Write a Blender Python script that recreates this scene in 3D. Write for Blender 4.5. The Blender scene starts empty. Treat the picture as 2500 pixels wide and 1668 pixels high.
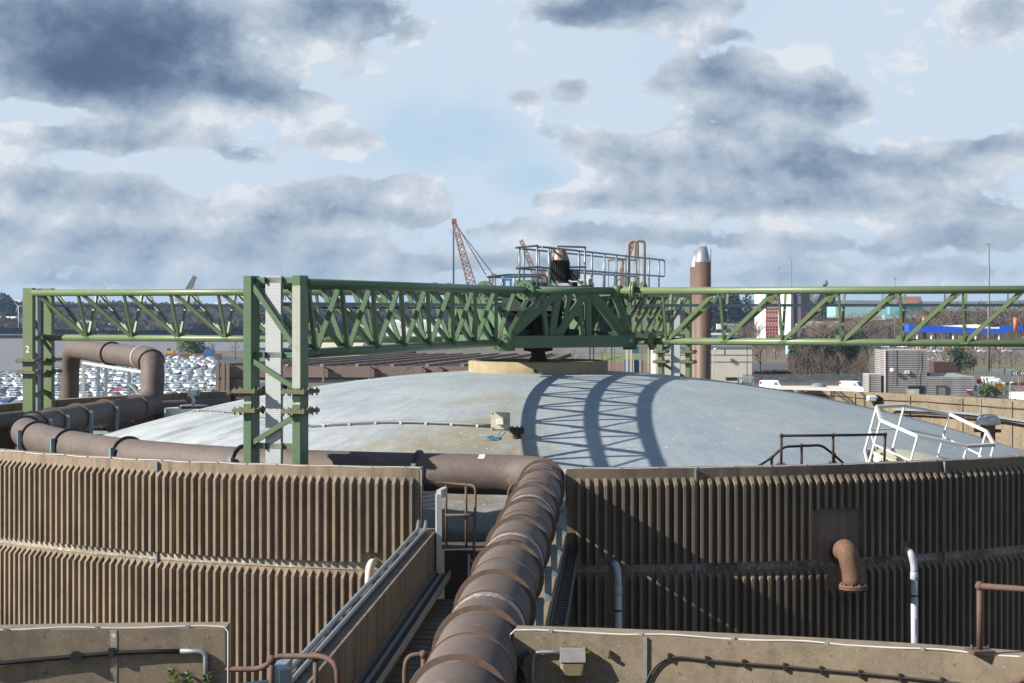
import bpy, math, random
from mathutils import Vector, Matrix
random.seed(7)
C = bpy.context.scene.collection
F, HY, CAMZ = 4330.0, 754.0, 18.0
HAZE = 8e-5
R = math.radians
V = Vector

# ---------------------------------------------------------------- helpers
def at(px, py, d):                      # the point seen at a photo pixel, d metres ahead
    return V(((px-1250)/F*d, d, CAMZ-(py-HY)/F*d))
def ground(px, py, z=0.0):
    return at(px, py, (CAMZ-z)*F/(py-HY))
def gx(px, d): return (px-1250)/F*d
def hz(py, d): return CAMZ-(py-HY)/F*d
def ray_plane(px, py, p, n):
    d = at(px, py, 1.0)-V((0, 0, CAMZ)); o = V((0, 0, CAMZ))
    return o+d*((p-o).dot(n)/d.dot(n))

class MB:
    def __init__(s): s.v=[]; s.f=[]; s.m=[]; s.s=[]; s.mi=0
    def add(s, vs, fs, smooth=False):
        b=len(s.v); s.v += [tuple(v) for v in vs]
        for f in fs:
            s.f.append(tuple(b+i for i in f)); s.m.append(s.mi); s.s.append(smooth)
        return s
    def hexa(s, p):                     # 8 corners: bottom ring then top ring
        return s.add(p, [(3,2,1,0),(4,5,6,7),(0,1,5,4),(1,2,6,5),(2,3,7,6),(3,0,4,7)])
    def box(s, c, size, rz=0.0, bevel=0.0):
        c=V(c); hx,hy,hh=size[0]/2,size[1]/2,size[2]/2; ca,sa=math.cos(rz),math.sin(rz)
        def q(x,y,z): return c+V((x*ca-y*sa, x*sa+y*ca, z))
        if bevel<=0:
            return s.hexa([q(-hx,-hy,-hh),q(hx,-hy,-hh),q(hx,hy,-hh),q(-hx,hy,-hh),q(-hx,-hy,hh),q(hx,-hy,hh),q(hx,hy,hh),q(-hx,hy,hh)])
        b=min(bevel,hx*.9,hy*.9,hh*.9)
        rings=[(-hh,b),(-hh+b,0),(hh-b,0),(hh,b)]
        vs=[]
        for z,k in rings:
            x,y=hx-k,hy-k; g=b if k==0 else 0
            for (a,e) in ((-hx+k+g,-y),(hx-k-g,-y),(x,-hy+k+g),(x,hy-k-g),(hx-k-g,y),(-hx+k+g,y),(-x,hy-k-g),(-x,-hy+k+g)):
                vs.append(q(a,e,z))
        fs=[tuple(range(7,-1,-1)),tuple(24+i for i in range(8))]
        for k in range(3):
            for i in range(8):
                j=(i+1)%8; fs.append((k*8+i,k*8+j,k*8+8+j,k*8+8+i))
        return s.add(vs,fs)
    def bar(s, p, q, w, h=None, up=(0,0,1)):
        p=V(p);q=V(q);h=h or w; d=(q-p).normalized(); u=V(up)
        if abs(d.dot(u))>.98: u=V((0,1,0)) if abs(d.y)<.9 else V((1,0,0))
        x=d.cross(u).normalized(); y=x.cross(d)
        def o(b,i,j): return b+x*(i*w/2)+y*(j*h/2)
        return s.hexa([o(p,-1,-1),o(p,1,-1),o(p,1,1),o(p,-1,1),o(q,-1,-1),o(q,1,-1),o(q,1,1),o(q,-1,1)])
    def tube(s, pts, r, n=10, cap=True, smooth=True, closed=False):
        pts=[V(p) for p in pts]; N=len(pts)
        rs = r if isinstance(r,(list,tuple)) else [r]*N
        vs=[]; prev=None
        for i,p in enumerate(pts):
            if closed: t=pts[(i+1)%N]-pts[i-1]
            else: t=(pts[min(i+1,N-1)]-pts[max(i-1,0)])
            t.normalize()
            if prev is None:
                u=V((0,0,1)) if abs(t.z)<.9 else V((1,0,0))
                x=t.cross(u).normalized()
            else:
                x=prev-t*prev.dot(t); x.normalize()
            prev=x; y=t.cross(x)
            for k in range(n):
                a=2*math.pi*k/n; vs.append(p+(x*math.cos(a)+y*math.sin(a))*rs[i])
        fs=[]
        for i in range(N if closed else N-1):
            j=(i+1)%N
            for k in range(n):
                l=(k+1)%n; fs.append((i*n+k,i*n+l,j*n+l,j*n+k))
        s.add(vs,fs,smooth)
        if cap and not closed:
            b=len(s.v)-len(vs)
            s.f += [tuple(b+k for k in range(n-1,-1,-1)),tuple(b+(N-1)*n+k for k in range(n))]
            s.m += [s.mi]*2; s.s += [False]*2
        return s
    def cyl(s, p, q, r, r2=None, n=16, smooth=True):
        return s.tube([p,q],[r,r if r2 is None else r2],n,True,smooth)
    def lathe(s, c, prof, n=32, axis=(0,0,1), smooth=True, a0=0.0, a1=None):
        c=V(c); ax=V(axis).normalized(); u=V((1,0,0)) if abs(ax.x)<.9 else V((0,1,0))
        x=(u-ax*u.dot(ax)).normalized(); y=ax.cross(x)
        full=a1 is None; m=n if full else n+1
        vs=[]
        for (r,z) in prof:
            for k in range(m):
                a=a0+(2*math.pi if full else (a1-a0))*k/n
                vs.append(c+ax*z+(x*math.cos(a)+y*math.sin(a))*r)
        fs=[]
        for i in range(len(prof)-1):
            for k in range(n):
                l=(k+1)%m; fs.append((i*m+k,i*m+l,(i+1)*m+l,(i+1)*m+k))
        return s.add(vs,fs,smooth)
    def disc(s, c, r, n=16, axis=(0,0,1)):
        return s.lathe(c,[(r,0),(0.0005,0)],n,axis,False)
    def quad(s,a,b,c,d): return s.add([a,b,c,d],[(0,1,2,3)])
    def build(s, name, mats, parent=None, origin=None):
        if not isinstance(mats,(list,tuple)): mats=[mats]
        if parent is not None:
            o=V((0,0,0)); q=parent
            while q is not None: o=o+q.location; q=q.parent
        elif origin is not None: o=V(origin)
        else:
            xs=[v[0] for v in s.v]; ys=[v[1] for v in s.v]; zs=[v[2] for v in s.v]
            o=V(((min(xs)+max(xs))/2,(min(ys)+max(ys))/2,min(zs)))
        me=bpy.data.meshes.new(name)
        me.from_pydata([(v[0]-o.x,v[1]-o.y,v[2]-o.z) for v in s.v],[],s.f)
        for m in mats: me.materials.append(m)
        me.polygons.foreach_set('material_index',s.m); me.polygons.foreach_set('use_smooth',s.s)
        me.update()
        ob=bpy.data.objects.new(name,me); C.objects.link(ob)
        if parent is not None: ob.parent=parent
        else: ob.location=o
        return ob

def thing(name, label, cat, loc, group=None):
    o=bpy.data.objects.new(name,None); C.objects.link(o); o.location=loc; o.empty_display_size=.2
    o['label']=label; o['category']=cat
    if group: o['group']=group
    return o
def tag(o, label, cat, group=None, kind=None):
    o['label']=label; o['category']=cat
    if group: o['group']=group
    if kind: o['kind']=kind
    return o
def struct(o, label=None):
    o['kind']='structure'
    if label: o['label']=label
    return o
def dup(root, loc=None, rz=None, label=None, group=None, scale=None):
    r=root.copy(); C.objects.link(r)
    if loc is not None: r.location=loc
    if rz is not None: r.rotation_euler=(0,0,rz)
    if scale is not None: r.scale=(scale,scale,scale) if not isinstance(scale,tuple) else scale
    if label: r['label']=label
    if group: r['group']=group
    for ch in list(root.children):
        c=ch.copy(); C.objects.link(c); c.parent=r
        for g in list(ch.children):
            d=g.copy(); C.objects.link(d); d.parent=c
    return r
def arc(c, r, a0, a1, n, z):            # angles from the camera side, positive to the right
    return [V((c[0]+r*math.sin(a0+(a1-a0)*i/n), c[1]-r*math.cos(a0+(a1-a0)*i/n), z)) for i in range(n+1)]
def rounded(pts, rad, n=6):             # polyline with rounded corners
    pts=[V(p) for p in pts]; out=[pts[0]]
    for i in range(1,len(pts)-1):
        a,b,c=pts[i-1],pts[i],pts[i+1]
        r=min(rad,(a-b).length*.49,(c-b).length*.49)
        p=b+(a-b).normalized()*r; q=b+(c-b).normalized()*r
        for k in range(n+1):
            t=k/n; out.append(p*(1-t)**2+b*(2*t*(1-t))+q*t*t)
    out.append(pts[-1]); return out

# ---------------------------------------------------------------- materials
TONE={'white':.66,'galv_blue':.85,'concrete_rib':.86,'rust':.42,'rust_red':.48,'teal':.8,'teal_pale':.75,'concrete_stain_shade':.68,'concrete_rim':.78,'band_lime':.75,'kerb_stone':.8,'pipe_brown':.52,'pipe_worn':.75,'green_pale':.8,'fascia':.72,'stucco':1.1,'pale_wall':.7,'cladding':1.05,'galv_pale':.7,'sludge_floor':1.3,'grass':.75,'car_white':1.0,'sign_white':.8,'tower_white':.95,'shed_white':.85,'car_silver':1,'crane_brown':.6,'copper':.5,'concrete_dark':.5,'crane_orange':.5,'toll_blue':.8,'toll_orange':.65,'car_glass':2.0,'twig':.85,'twig_pale':.8}
def mat(name, base, rough=.7, metal=0.0, var=None, bump=0.0, bscale=20.0, spots=None, streak=None, spec=.5):
    """var: (scale, other colour, amount, detail); streak: (scale xyz, colour, lo, hi, amount); spots: (scale, colour, lo, hi)"""
    m=bpy.data.materials.new(name); m.use_nodes=True
    kk=TONE.get(name,.56); T=lambda c: tuple(q*kk for q in c); base=T(base)
    nt=m.node_tree; N=nt.nodes; L=nt.links; b=N['Principled BSDF']
    b.inputs['Roughness'].default_value=rough; b.inputs['Metallic'].default_value=metal
    b.inputs['Specular IOR Level'].default_value=spec
    geo=N.new('ShaderNodeNewGeometry'); pos=geo.outputs['Position']
    rgb=N.new('ShaderNodeRGB'); rgb.outputs[0].default_value=(*base,1); col=rgb.outputs[0]
    def noise(scale, detail=5.0, vec=None, rg=.6):
        n=N.new('ShaderNodeTexNoise'); n.inputs['Scale'].default_value=scale; n.inputs['Detail'].default_value=detail
        n.inputs['Roughness'].default_value=rg
        L.new(vec or pos,n.inputs['Vector']); return n.outputs['Fac']
    def ramp(fac, lo, hi):
        r=N.new('ShaderNodeMapRange'); r.inputs['From Min'].default_value=lo; r.inputs['From Max'].default_value=hi
        L.new(fac,r.inputs['Value']); return r.outputs['Result']
    def mix(fac, c2, amt=1.0):
        nonlocal col
        x=N.new('ShaderNodeMix'); x.data_type='RGBA'
        if amt!=1.0:
            k=N.new('ShaderNodeMath'); k.operation='MULTIPLY'; k.inputs[1].default_value=amt; L.new(fac,k.inputs[0]); fac=k.outputs[0]
        L.new(fac,x.inputs['Factor']); L.new(col,x.inputs['A']); x.inputs['B'].default_value=(*T(c2),1); col=x.outputs['Result']
    for vv in (var if isinstance(var,list) else [var] if var else []):
        mix(ramp(noise(vv[0],6.0),.35,.65),vv[1],vv[2])
    for st in (streak if isinstance(streak,list) else [streak] if streak else []):
        mp=N.new('ShaderNodeMapping'); mp.inputs['Scale'].default_value=st[0]; L.new(pos,mp.inputs['Vector'])
        mix(ramp(noise(1.0,5.0,mp.outputs[0]),st[2],st[3]),st[1],st[4])
    for sp in (spots if isinstance(spots,list) else [spots] if spots else []):
        mix(ramp(noise(sp[0],3.0),sp[2],sp[3]),sp[1],sp[4] if len(sp)>4 else 1.0)
    L.new(col,b.inputs['Base Color'])
    if bump>0:
        bp=N.new('ShaderNodeBump'); bp.inputs['Strength'].default_value=bump; bp.inputs['Distance'].default_value=.02
        L.new(noise(bscale,6.0),bp.inputs['Height']); L.new(bp.outputs[0],b.inputs['Normal'])
    m['_']=1
    return m
M={}
def MK(k,*a,**kw): M[k]=mat(k,*a,**kw); return M[k]
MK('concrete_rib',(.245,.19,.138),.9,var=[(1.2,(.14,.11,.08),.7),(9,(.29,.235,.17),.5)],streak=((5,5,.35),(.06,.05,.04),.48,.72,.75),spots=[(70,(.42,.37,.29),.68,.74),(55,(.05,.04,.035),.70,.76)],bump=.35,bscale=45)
MK('concrete_stain_shade',(.235,.185,.132),.92,var=[(1.0,(.13,.105,.08),.6),(9,(.26,.21,.15),.45)],streak=[((5,5,.35),(.06,.05,.04),.5,.74,.7),((1.2,1.2,.25),(.07,.06,.05),.52,.72,.5)],spots=[(70,(.36,.32,.26),.69,.75),(55,(.03,.026,.022),.68,.74)],bump=.4,bscale=45)  # stained rib concrete, with the right wall's and left parapet's shade painted in
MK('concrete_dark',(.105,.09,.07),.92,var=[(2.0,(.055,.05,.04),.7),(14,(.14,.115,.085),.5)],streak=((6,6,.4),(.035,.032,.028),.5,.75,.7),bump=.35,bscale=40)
MK('concrete_rim',(.235,.185,.125),.9,var=[(1.6,(.13,.105,.075),.75),(8,(.29,.24,.17),.5)],streak=((3.5,3.5,.5),(.1,.08,.06),.52,.72,.7),spots=[(60,(.5,.46,.38),.66,.71),(42,(.045,.038,.03),.66,.71),(13,(.1,.08,.06),.62,.70,.7)],bump=.3,bscale=130)
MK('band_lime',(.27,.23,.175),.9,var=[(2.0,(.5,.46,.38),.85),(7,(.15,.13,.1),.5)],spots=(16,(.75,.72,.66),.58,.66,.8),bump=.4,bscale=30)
MK('band_stain_shade',(.15,.13,.105),.9,var=[(1.2,(.07,.062,.053),.8),(2.2,(.5,.48,.44),.7)],spots=(20,(.7,.68,.64),.58,.66,.8),bump=.4,bscale=30)  # right wall's band, stained and limed, darkened for that wall's shade
MK('kerb_stone',(.33,.27,.16),.9,var=[(3,(.2,.17,.1),.6)],streak=((4,4,.6),(.12,.1,.06),.55,.75,.6),bump=.3)
MK('green',(.122,.212,.11),.45,var=[(2.2,(.085,.185,.10),.8),(11,(.15,.25,.14),.5)],spots=[(26,(.3,.36,.24),.69,.73,.6),(9,(.22,.13,.07),.71,.76,.7)],bump=.05)
MK('green_pale',(.38,.40,.38),.6,var=[(3,(.25,.33,.2),.8),(20,(.42,.43,.42),.6)],spots=(40,(.5,.52,.5),.6,.68,.5))
MK('green_olive',(.175,.25,.105),.45,var=[(2.5,(.13,.2,.09),.8),(12,(.205,.27,.14),.5)],spots=[(26,(.42,.45,.3),.69,.73,.6),(8,(.2,.15,.08),.72,.77,.6)],bump=.05)
MK('green_dark',(.03,.075,.055),.5,var=[(6,(.018,.045,.035),.7)])
MK('flange_rust',(.185,.19,.1),.75,var=[(7,(.15,.10,.055),.8),(16,(.2,.24,.13),.5)],bump=.2)
MK('pipe_brown',(.18,.138,.117),.7,var=[(1.1,(.12,.092,.08),.85),(7,(.23,.185,.162),.6),(24,(.13,.1,.088),.5)],streak=((1.2,1.2,2.5),(.105,.074,.062),.48,.7,.6),spots=[(48,(.4,.37,.34),.69,.75,.6),(5,(.33,.28,.25),.66,.72,.5),(30,(.07,.05,.045),.68,.73,.6)],bump=.1,bscale=30)
MK('pipe_worn',(.27,.235,.215),.6,var=[(9,(.17,.12,.095),.9)],spots=[(35,(.6,.59,.58),.5,.6,.85),(12,(.2,.145,.12),.52,.6,.8)])
MK('pipe_ring',(.15,.1,.075),.7,var=[(14,(.25,.16,.11),.7)],bump=.2)
MK('ring_dark',(.035,.035,.036),.55,var=[(14,(.07,.06,.055),.6)])
MK('band_copper',(.3,.15,.09),.5,.3)
MK('rust',(.17,.1,.075),.8,var=[(10,(.24,.14,.1),.7)],spots=(60,(.36,.25,.2),.64,.7,.7),bump=.2)
MK('rust_red',(.23,.115,.07),.8,var=[(9,(.33,.2,.12),.7),(22,(.13,.06,.04),.5)],bump=.25)
MK('rust_dark',(.045,.028,.024),.8,var=[(9,(.08,.045,.035),.7)])
MK('galv',(.42,.46,.49),.45,.35,var=[(7,(.3,.34,.37),.7)])
MK('galv_blue',(.22,.3,.34),.5,.3,var=[(7,(.15,.21,.25),.7)])
MK('galv_pale',(.6,.63,.64),.5,.2,var=[(30,(.44,.47,.49),.6)])
MK('white',(.74,.74,.72),.45,var=[(4,(.6,.6,.57),.6)])
MK('cable_white',(.75,.7,.68),.5)
MK('cream',(.66,.63,.5),.5,var=[(6,(.58,.55,.43),.5)])
MK('pvc',(.62,.67,.74),.35,var=[(3,(.5,.54,.6),.6)])
MK('black',(.014,.014,.015),.45)
MK('cable',(.05,.035,.03),.55)
MK('motor',(.022,.03,.024),.5,var=[(9,(.04,.045,.035),.6)])
MK('copper',(.42,.2,.12),.5,.1,var=[(5,(.5,.42,.38),.8),(15,(.2,.1,.06),.6)])
MK('rope_blue',(.05,.3,.55),.6)
MK('yellow',(.75,.5,.05),.5)
MK('sealant',(.2,.25,.28),.7,var=[(9,(.34,.35,.34),.8)])
MK('glass_lamp',(.75,.62,.36),.35,var=[(7,(.55,.46,.3),.6)])
MK('lamp_grey',(.3,.29,.28),.7,var=[(9,(.42,.4,.38),.7)])
MK('leaf_green',(.10,.17,.03),.6,var=[(8,(.22,.3,.06),.7)])
MK('tan_lit',(.34,.26,.16),.9,var=[(4,(.26,.19,.12),.6)],streak=((2,9,2),(.2,.15,.09),.5,.7,.6))  # sunlit tan of the right parapet's concrete put into its colour
# far things
MK('roof_rust',(.135,.11,.10),.8,var=[(1.5,(.1,.068,.055),.8)])
MK('fascia',(.28,.22,.19),.8,var=[(.8,(.22,.172,.15),.8)],spots=(1.6,(.12,.08,.06),.64,.68,.7))
MK('shed_dark',(.03,.026,.022),.9,var=[(.8,(.07,.045,.03),.7)])
MK('stack_brown',(.19,.118,.088),.6,var=[(.7,(.16,.098,.074),.7)],spots=(14,(.25,.17,.13),.66,.7,.5))
MK('stack_cap',(.55,.6,.64),.35,.6)
MK('crane_orange',(.46,.2,.1),.6,var=[(.4,(.38,.17,.09),.7)])
MK('crane_brown',(.33,.27,.21),.8)
MK('steel_grey',(.26,.29,.31),.6)
MK('steel_far',(.13,.18,.25),.7)
MK('cladding',(.3,.285,.28),.5,var=[(.5,(.2,.185,.18),.6)],streak=((.35,.35,.02),(.42,.42,.43),.45,.65,.6),spots=(1.4,(.28,.15,.1),.7,.74,.5))
MK('cladding_gap',(.05,.045,.05),.8)
MK('maroon',(.13,.05,.05),.8,var=[(3,(.1,.04,.04),.6)])
MK('brick',(.3,.12,.07),.85,var=[(.5,(.24,.1,.06),.7)])
MK('roof_tile',(.19,.15,.15),.8); MK('roof_orange',(.34,.14,.08),.8)
MK('teal',(.17,.42,.42),.5,var=[(.05,(.14,.36,.36),.7)]); MK('teal_dark',(.04,.16,.18),.6); MK('teal_pale',(.3,.5,.5),.5)
MK('tower_white',(.72,.76,.8),.5); MK('tower_red',(.55,.09,.05),.5); MK('tower_blue',(.03,.2,.6),.5); MK('tower_maroon',(.1,.04,.05),.6)
MK('window',(.06,.07,.075),.2); MK('window_pale',(.24,.3,.32),.3)
MK('toll_blue',(.008,.09,.62),.45); MK('toll_orange',(.75,.16,.04),.5); MK('toll_red',(.4,.02,.02),.5)
MK('stucco',(.46,.43,.37),.85,var=[(.3,(.4,.37,.32),.6)])
MK('pale_wall',(.6,.55,.45),.8); MK('shed_white',(.75,.76,.76),.6); MK('shed_pale',(.4,.46,.46),.6)
MK('car_white',(.8,.81,.82),.3); MK('car_silver',(.45,.48,.52),.3,.4); MK('car_black',(.02,.022,.03),.3); MK('car_red',(.5,.03,.02),.3); MK('car_blue',(.03,.08,.3),.3)
MK('car_glass',(.05,.065,.075),.3); MK('tyre',(.012,.012,.012),.8)
MK('van_red',(.6,.05,.02),.4); MK('chev_yellow',(.85,.55,.03),.4); MK('chev_red',(.65,.03,.02),.4)
MK('bus_blue',(.04,.25,.5),.4); MK('bus_green',(.15,.45,.08),.4)
MK('bark',(.13,.095,.07),.9,var=[(2,(.09,.065,.05),.6)]); MK('bark_pale',(.21,.16,.11),.9)
MK('twig',(.185,.132,.088),.9,var=[(.15,(.115,.085,.066),.8)]); MK('twig_pale',(.25,.175,.11),.9,var=[(.15,(.19,.13,.085),.8)])
MK('blossom',(.55,.52,.45),.8); MK('evergreen',(.03,.06,.02),.8,var=[(.5,(.05,.085,.025),.8)]); MK('conifer',(.018,.04,.026),.8,var=[(.2,(.03,.055,.03),.8)])
MK('hedge',(.19,.07,.045),.9,var=[(1,(.13,.06,.04),.7)]); MK('gorse',(.45,.4,.05),.8)
MK('wood_far',(.06,.048,.042),.95,var=[(.01,(.035,.035,.038),.9),(.05,(.085,.065,.05),.6)])
MK('grass',(.13,.19,.03),.9,var=[(.08,(.2,.17,.05),.9),(.5,(.1,.15,.03),.6)])
MK('verge_grass',(.17,.17,.05),.9,var=[(.08,(.22,.16,.07),.9),(.5,(.12,.14,.04),.6)])
MK('scrub',(.2,.14,.075),.95,var=[(.06,(.12,.1,.05),.8),(.5,(.25,.18,.1),.6)])
MK('asphalt',(.075,.075,.08),.9,var=[(.1,(.1,.1,.102),.8)]); MK('asphalt_pale',(.2,.19,.18),.9,var=[(.1,(.15,.145,.14),.8)])
MK('heath',(.23,.09,.06),.95,var=[(.3,(.28,.19,.06),.7)])
MK('soil',(.16,.13,.09),.95,var=[(.02,(.11,.1,.06),.8),(.2,(.2,.155,.1),.6)])
MK('field_far',(.09,.09,.06),.95,var=[(.004,(.06,.06,.05),.9),(.012,(.13,.115,.075),.7)])
MK('sign_red',(.45,.02,.03),.5); MK('sign_white',(.8,.8,.8),.5); MK('sign_navy',(.03,.06,.15),.5)
MK('sludge_floor',(.11,.125,.14),.9,var=[(3,(.07,.068,.06),.8)],bump=.2)
MK('teal_cap',(.1,.45,.42),.4); MK('hopper_blue',(.05,.15,.25),.5,var=[(1,(.09,.2,.28),.6)])
# ---------------------------------------------------------------- special materials
def dome_mat():
    m=bpy.data.materials.new('dome_paint'); m.use_nodes=True; nt=m.node_tree; N=nt.nodes; L=nt.links; b=N['Principled BSDF']
    b.inputs['Roughness'].default_value=.6
    geo=N.new('ShaderNodeNewGeometry'); pos=geo.outputs['Position']
    def noise(sc,det=6,vec=None):
        n=N.new('ShaderNodeTexNoise'); n.inputs['Scale'].default_value=sc; n.inputs['Detail'].default_value=det; n.inputs['Roughness'].default_value=.65
        L.new(vec or pos,n.inputs['Vector']); return n.outputs['Fac']
    def rmp(f,a,c,lo=0,hi=1):
        r=N.new('ShaderNodeMapRange'); r.inputs['From Min'].default_value=a; r.inputs['From Max'].default_value=c
        r.inputs['To Min'].default_value=lo; r.inputs['To Max'].default_value=hi; L.new(f,r.inputs['Value']); return r.outputs[0]
    def math_(op,a,c=None):
        x=N.new('ShaderNodeMath'); x.operation=op
        if isinstance(a,float): x.inputs[0].default_value=a
        else: L.new(a,x.inputs[0])
        if c is not None:
            if isinstance(c,float): x.inputs[1].default_value=c
            else: L.new(c,x.inputs[1])
        return x.outputs[0]
    def mix(f,a,c):
        x=N.new('ShaderNodeMix'); x.data_type='RGBA'; L.new(f,x.inputs['Factor'])
        if isinstance(a,tuple): x.inputs['A'].default_value=(*a,1)
        else: L.new(a,x.inputs['A'])
        x.inputs['B'].default_value=(*c,1); return x.outputs['Result']
    sep=N.new('ShaderNodeSeparateXYZ'); L.new(pos,sep.inputs[0])
    # polar coordinates about the apex for streaks running down the slope
    dx=math_('SUBTRACT',sep.outputs['X'],TC[0]); dy=math_('SUBTRACT',sep.outputs['Y'],TC[1])
    ang=math_('ARCTAN2',dx,dy); rad=math_('SQRT',math_('ADD',math_('MULTIPLY',dx,dx),math_('MULTIPLY',dy,dy)))
    cmb=N.new('ShaderNodeCombineXYZ'); L.new(math_('MULTIPLY',ang,14.0),cmb.inputs[0]); L.new(math_('MULTIPLY',rad,.35),cmb.inputs[1])
    cm2=N.new('ShaderNodeCombineXYZ'); L.new(math_('MULTIPLY',ang,40.0),cm2.inputs[0]); L.new(math_('MULTIPLY',rad,.9),cm2.inputs[1])
    col=mix(rmp(noise(.35),.35,.65),(.2,.238,.265),(.25,.283,.30))
    west=rmp(sep.outputs['X'],0.0,-8.5)                       # paler towards the left flank
    col=mix(math_('MULTIPLY',west,rmp(noise(.5),.3,.6)),col,(.40,.415,.425))
    col=mix(math_('MULTIPLY',west,math_('MULTIPLY',rmp(noise(1.0,6,cmb.outputs[0]),.53,.70),.9)),col,(.075,.088,.10))
    col=mix(math_('MULTIPLY',rmp(noise(1.0,5,cm2.outputs[0]),.46,.70),.5),col,(.155,.187,.215))
    def blob(cx,cy,cz,s,colr,amt,ns,lo,hi):
        nonlocal col
        d=N.new('ShaderNodeVectorMath'); d.operation='DISTANCE'; L.new(pos,d.inputs[0]); d.inputs[1].default_value=(cx,cy,cz)
        f=math_('MULTIPLY',math_('MULTIPLY',rmp(d.outputs['Value'],s,s*.25),rmp(noise(ns),lo,hi)),amt)
        col=mix(f,col,colr)
    for (bx,by,bs,bc,ba,bn,lo,hi) in ((1150,1085,2.2,(.16,.128,.06),.95,1.3,.36,.56),(1050,1105,2.4,(.17,.14,.075),.85,1.2,.4,.58),(1210,1000,2.6,(.2,.18,.105),.8,1.0,.42,.6),(960,1100,2.6,(.21,.185,.12),.7,1.1,.42,.6),
        (1240,1120,1.6,(.16,.13,.07),.7,1.6,.38,.56),(1180,1050,1.6,(.19,.165,.09),.6,2.0,.42,.6),(1264,1090,.42,(.24,.11,.045),.75,5,.42,.62),(2090,1120,1.5,(.28,.265,.22),.6,1.4,.4,.6),(1120,1270,4.0,(.12,.1,.06),1.0,1.2,.25,.5)):
        q=dhit(bx,by); blob(q.x,q.y,q.z,bs,bc,ba,bn,lo,hi)
    col=mix(math_('MULTIPLY',rmp(noise(.9),.45,.7),.55),col,(.15,.19,.225))
    col=mix(math_('MULTIPLY',rmp(noise(2.6),.52,.68),.4),col,(.27,.3,.315))
    col=mix(math_('MULTIPLY',rmp(rad,13.3,15.3),rmp(noise(1.3),.3,.6)),col,(.12,.105,.075))
    col=mix(rmp(noise(9,2),.70,.72),col,(.48,.5,.5))
    col=mix(rmp(noise(16,2),.69,.715),col,(.5,.52,.52))     # bird droppings
    col=mix(math_('MULTIPLY',rmp(noise(7,3),.66,.7),.5),col,(.38,.4,.42))
    L.new(col,b.inputs['Base Color'])
    bp=N.new('ShaderNodeBump'); bp.inputs['Strength'].default_value=.25; bp.inputs['Distance'].default_value=.02
    L.new(noise(6),bp.inputs['Height']); L.new(bp.outputs[0],b.inputs['Normal'])
    return m
def tray_mat(name, base, hole):
    m=bpy.data.materials.new(name); m.use_nodes=True; nt=m.node_tree; N=nt.nodes; L=nt.links; b=N['Principled BSDF']
    b.inputs['Roughness'].default_value=.5; b.inputs['Metallic'].default_value=.2
    tc=N.new('ShaderNodeTexCoord'); mp=N.new('ShaderNodeMapping'); L.new(tc.outputs['UV'],mp.inputs['Vector'])
    br=N.new('ShaderNodeTexBrick'); br.offset=.5; br.inputs['Scale'].default_value=1.0
    br.inputs['Mortar Size'].default_value=.016; br.inputs['Mortar Smooth'].default_value=.1
    br.inputs['Brick Width'].default_value=.05; br.inputs['Row Height'].default_value=.045
    br.inputs['Color1'].default_value=(*hole,1); br.inputs['Color2'].default_value=(*hole,1); br.inputs['Mortar'].default_value=(*base,1)
    L.new(mp.outputs[0],br.inputs['Vector'])
    L.new(br.outputs['Color'],b.inputs['Base Color'])
    return m
def water_mat():
    m=bpy.data.materials.new('river_water'); m.use_nodes=True; nt=m.node_tree; N=nt.nodes; L=nt.links; b=N['Principled BSDF']
    b.inputs['Base Color'].default_value=(.13,.115,.11,1); b.inputs['Roughness'].default_value=.28; b.inputs['Specular IOR Level'].default_value=.25
    geo=N.new('ShaderNodeNewGeometry'); mp=N.new('ShaderNodeMapping'); mp.inputs['Scale'].default_value=(.05,.16,.1); L.new(geo.outputs['Position'],mp.inputs['Vector'])
    n=N.new('ShaderNodeTexNoise'); n.inputs['Scale'].default_value=3; n.inputs['Detail'].default_value=8; L.new(mp.outputs[0],n.inputs['Vector'])
    bp=N.new('ShaderNodeBump'); bp.inputs['Strength'].default_value=.9; bp.inputs['Distance'].default_value=1.2; L.new(n.outputs['Fac'],bp.inputs['Height']); L.new(bp.outputs[0],b.inputs['Normal'])
    r=N.new('ShaderNodeValToRGB'); r.color_ramp.elements[0].color=(.085,.075,.075,1); r.color_ramp.elements[1].color=(.19,.165,.16,1); r.color_ramp.elements[0].position=.35; r.color_ramp.elements[1].position=.65
    L.new(n.outputs['Fac'],r.inputs[0]); L.new(r.outputs[0],b.inputs['Base Color'])
    return m

# ---------------------------------------------------------------- camera, sun, sky
cam=bpy.data.cameras.new('camera'); cam.lens=F/2500*36; cam.sensor_width=36; cam.shift_y=-(834-HY)/2500
cam.clip_start=.2; cam.clip_end=30000
co=bpy.data.objects.new('camera',cam); C.objects.link(co); co.location=(0,0,CAMZ); co.rotation_euler=(R(90),0,0)
bpy.context.scene.camera=co
SUN_EL,SUN_P=30.3,73.0                  # height; angle to the left of straight behind the camera
sd=V((-math.sin(R(SUN_P))*math.cos(R(SUN_EL)),-math.cos(R(SUN_P))*math.cos(R(SUN_EL)),math.sin(R(SUN_EL))))
sl=bpy.data.lights.new('sun','SUN'); sl.energy=5.0; sl.angle=R(.5); sl.color=(1,.93,.82)
so=bpy.data.objects.new('sun',sl); C.objects.link(so); so.rotation_euler=(-sd).to_track_quat('-Z','Y').to_euler(); so.location=(0,0,80)
vs=bpy.context.scene.view_settings; vs.view_transform='Standard'; vs.look='None'; vs.exposure=1.1; vs.gamma=1
w=bpy.data.worlds.new('World'); bpy.context.scene.world=w; w.use_nodes=True
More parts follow.
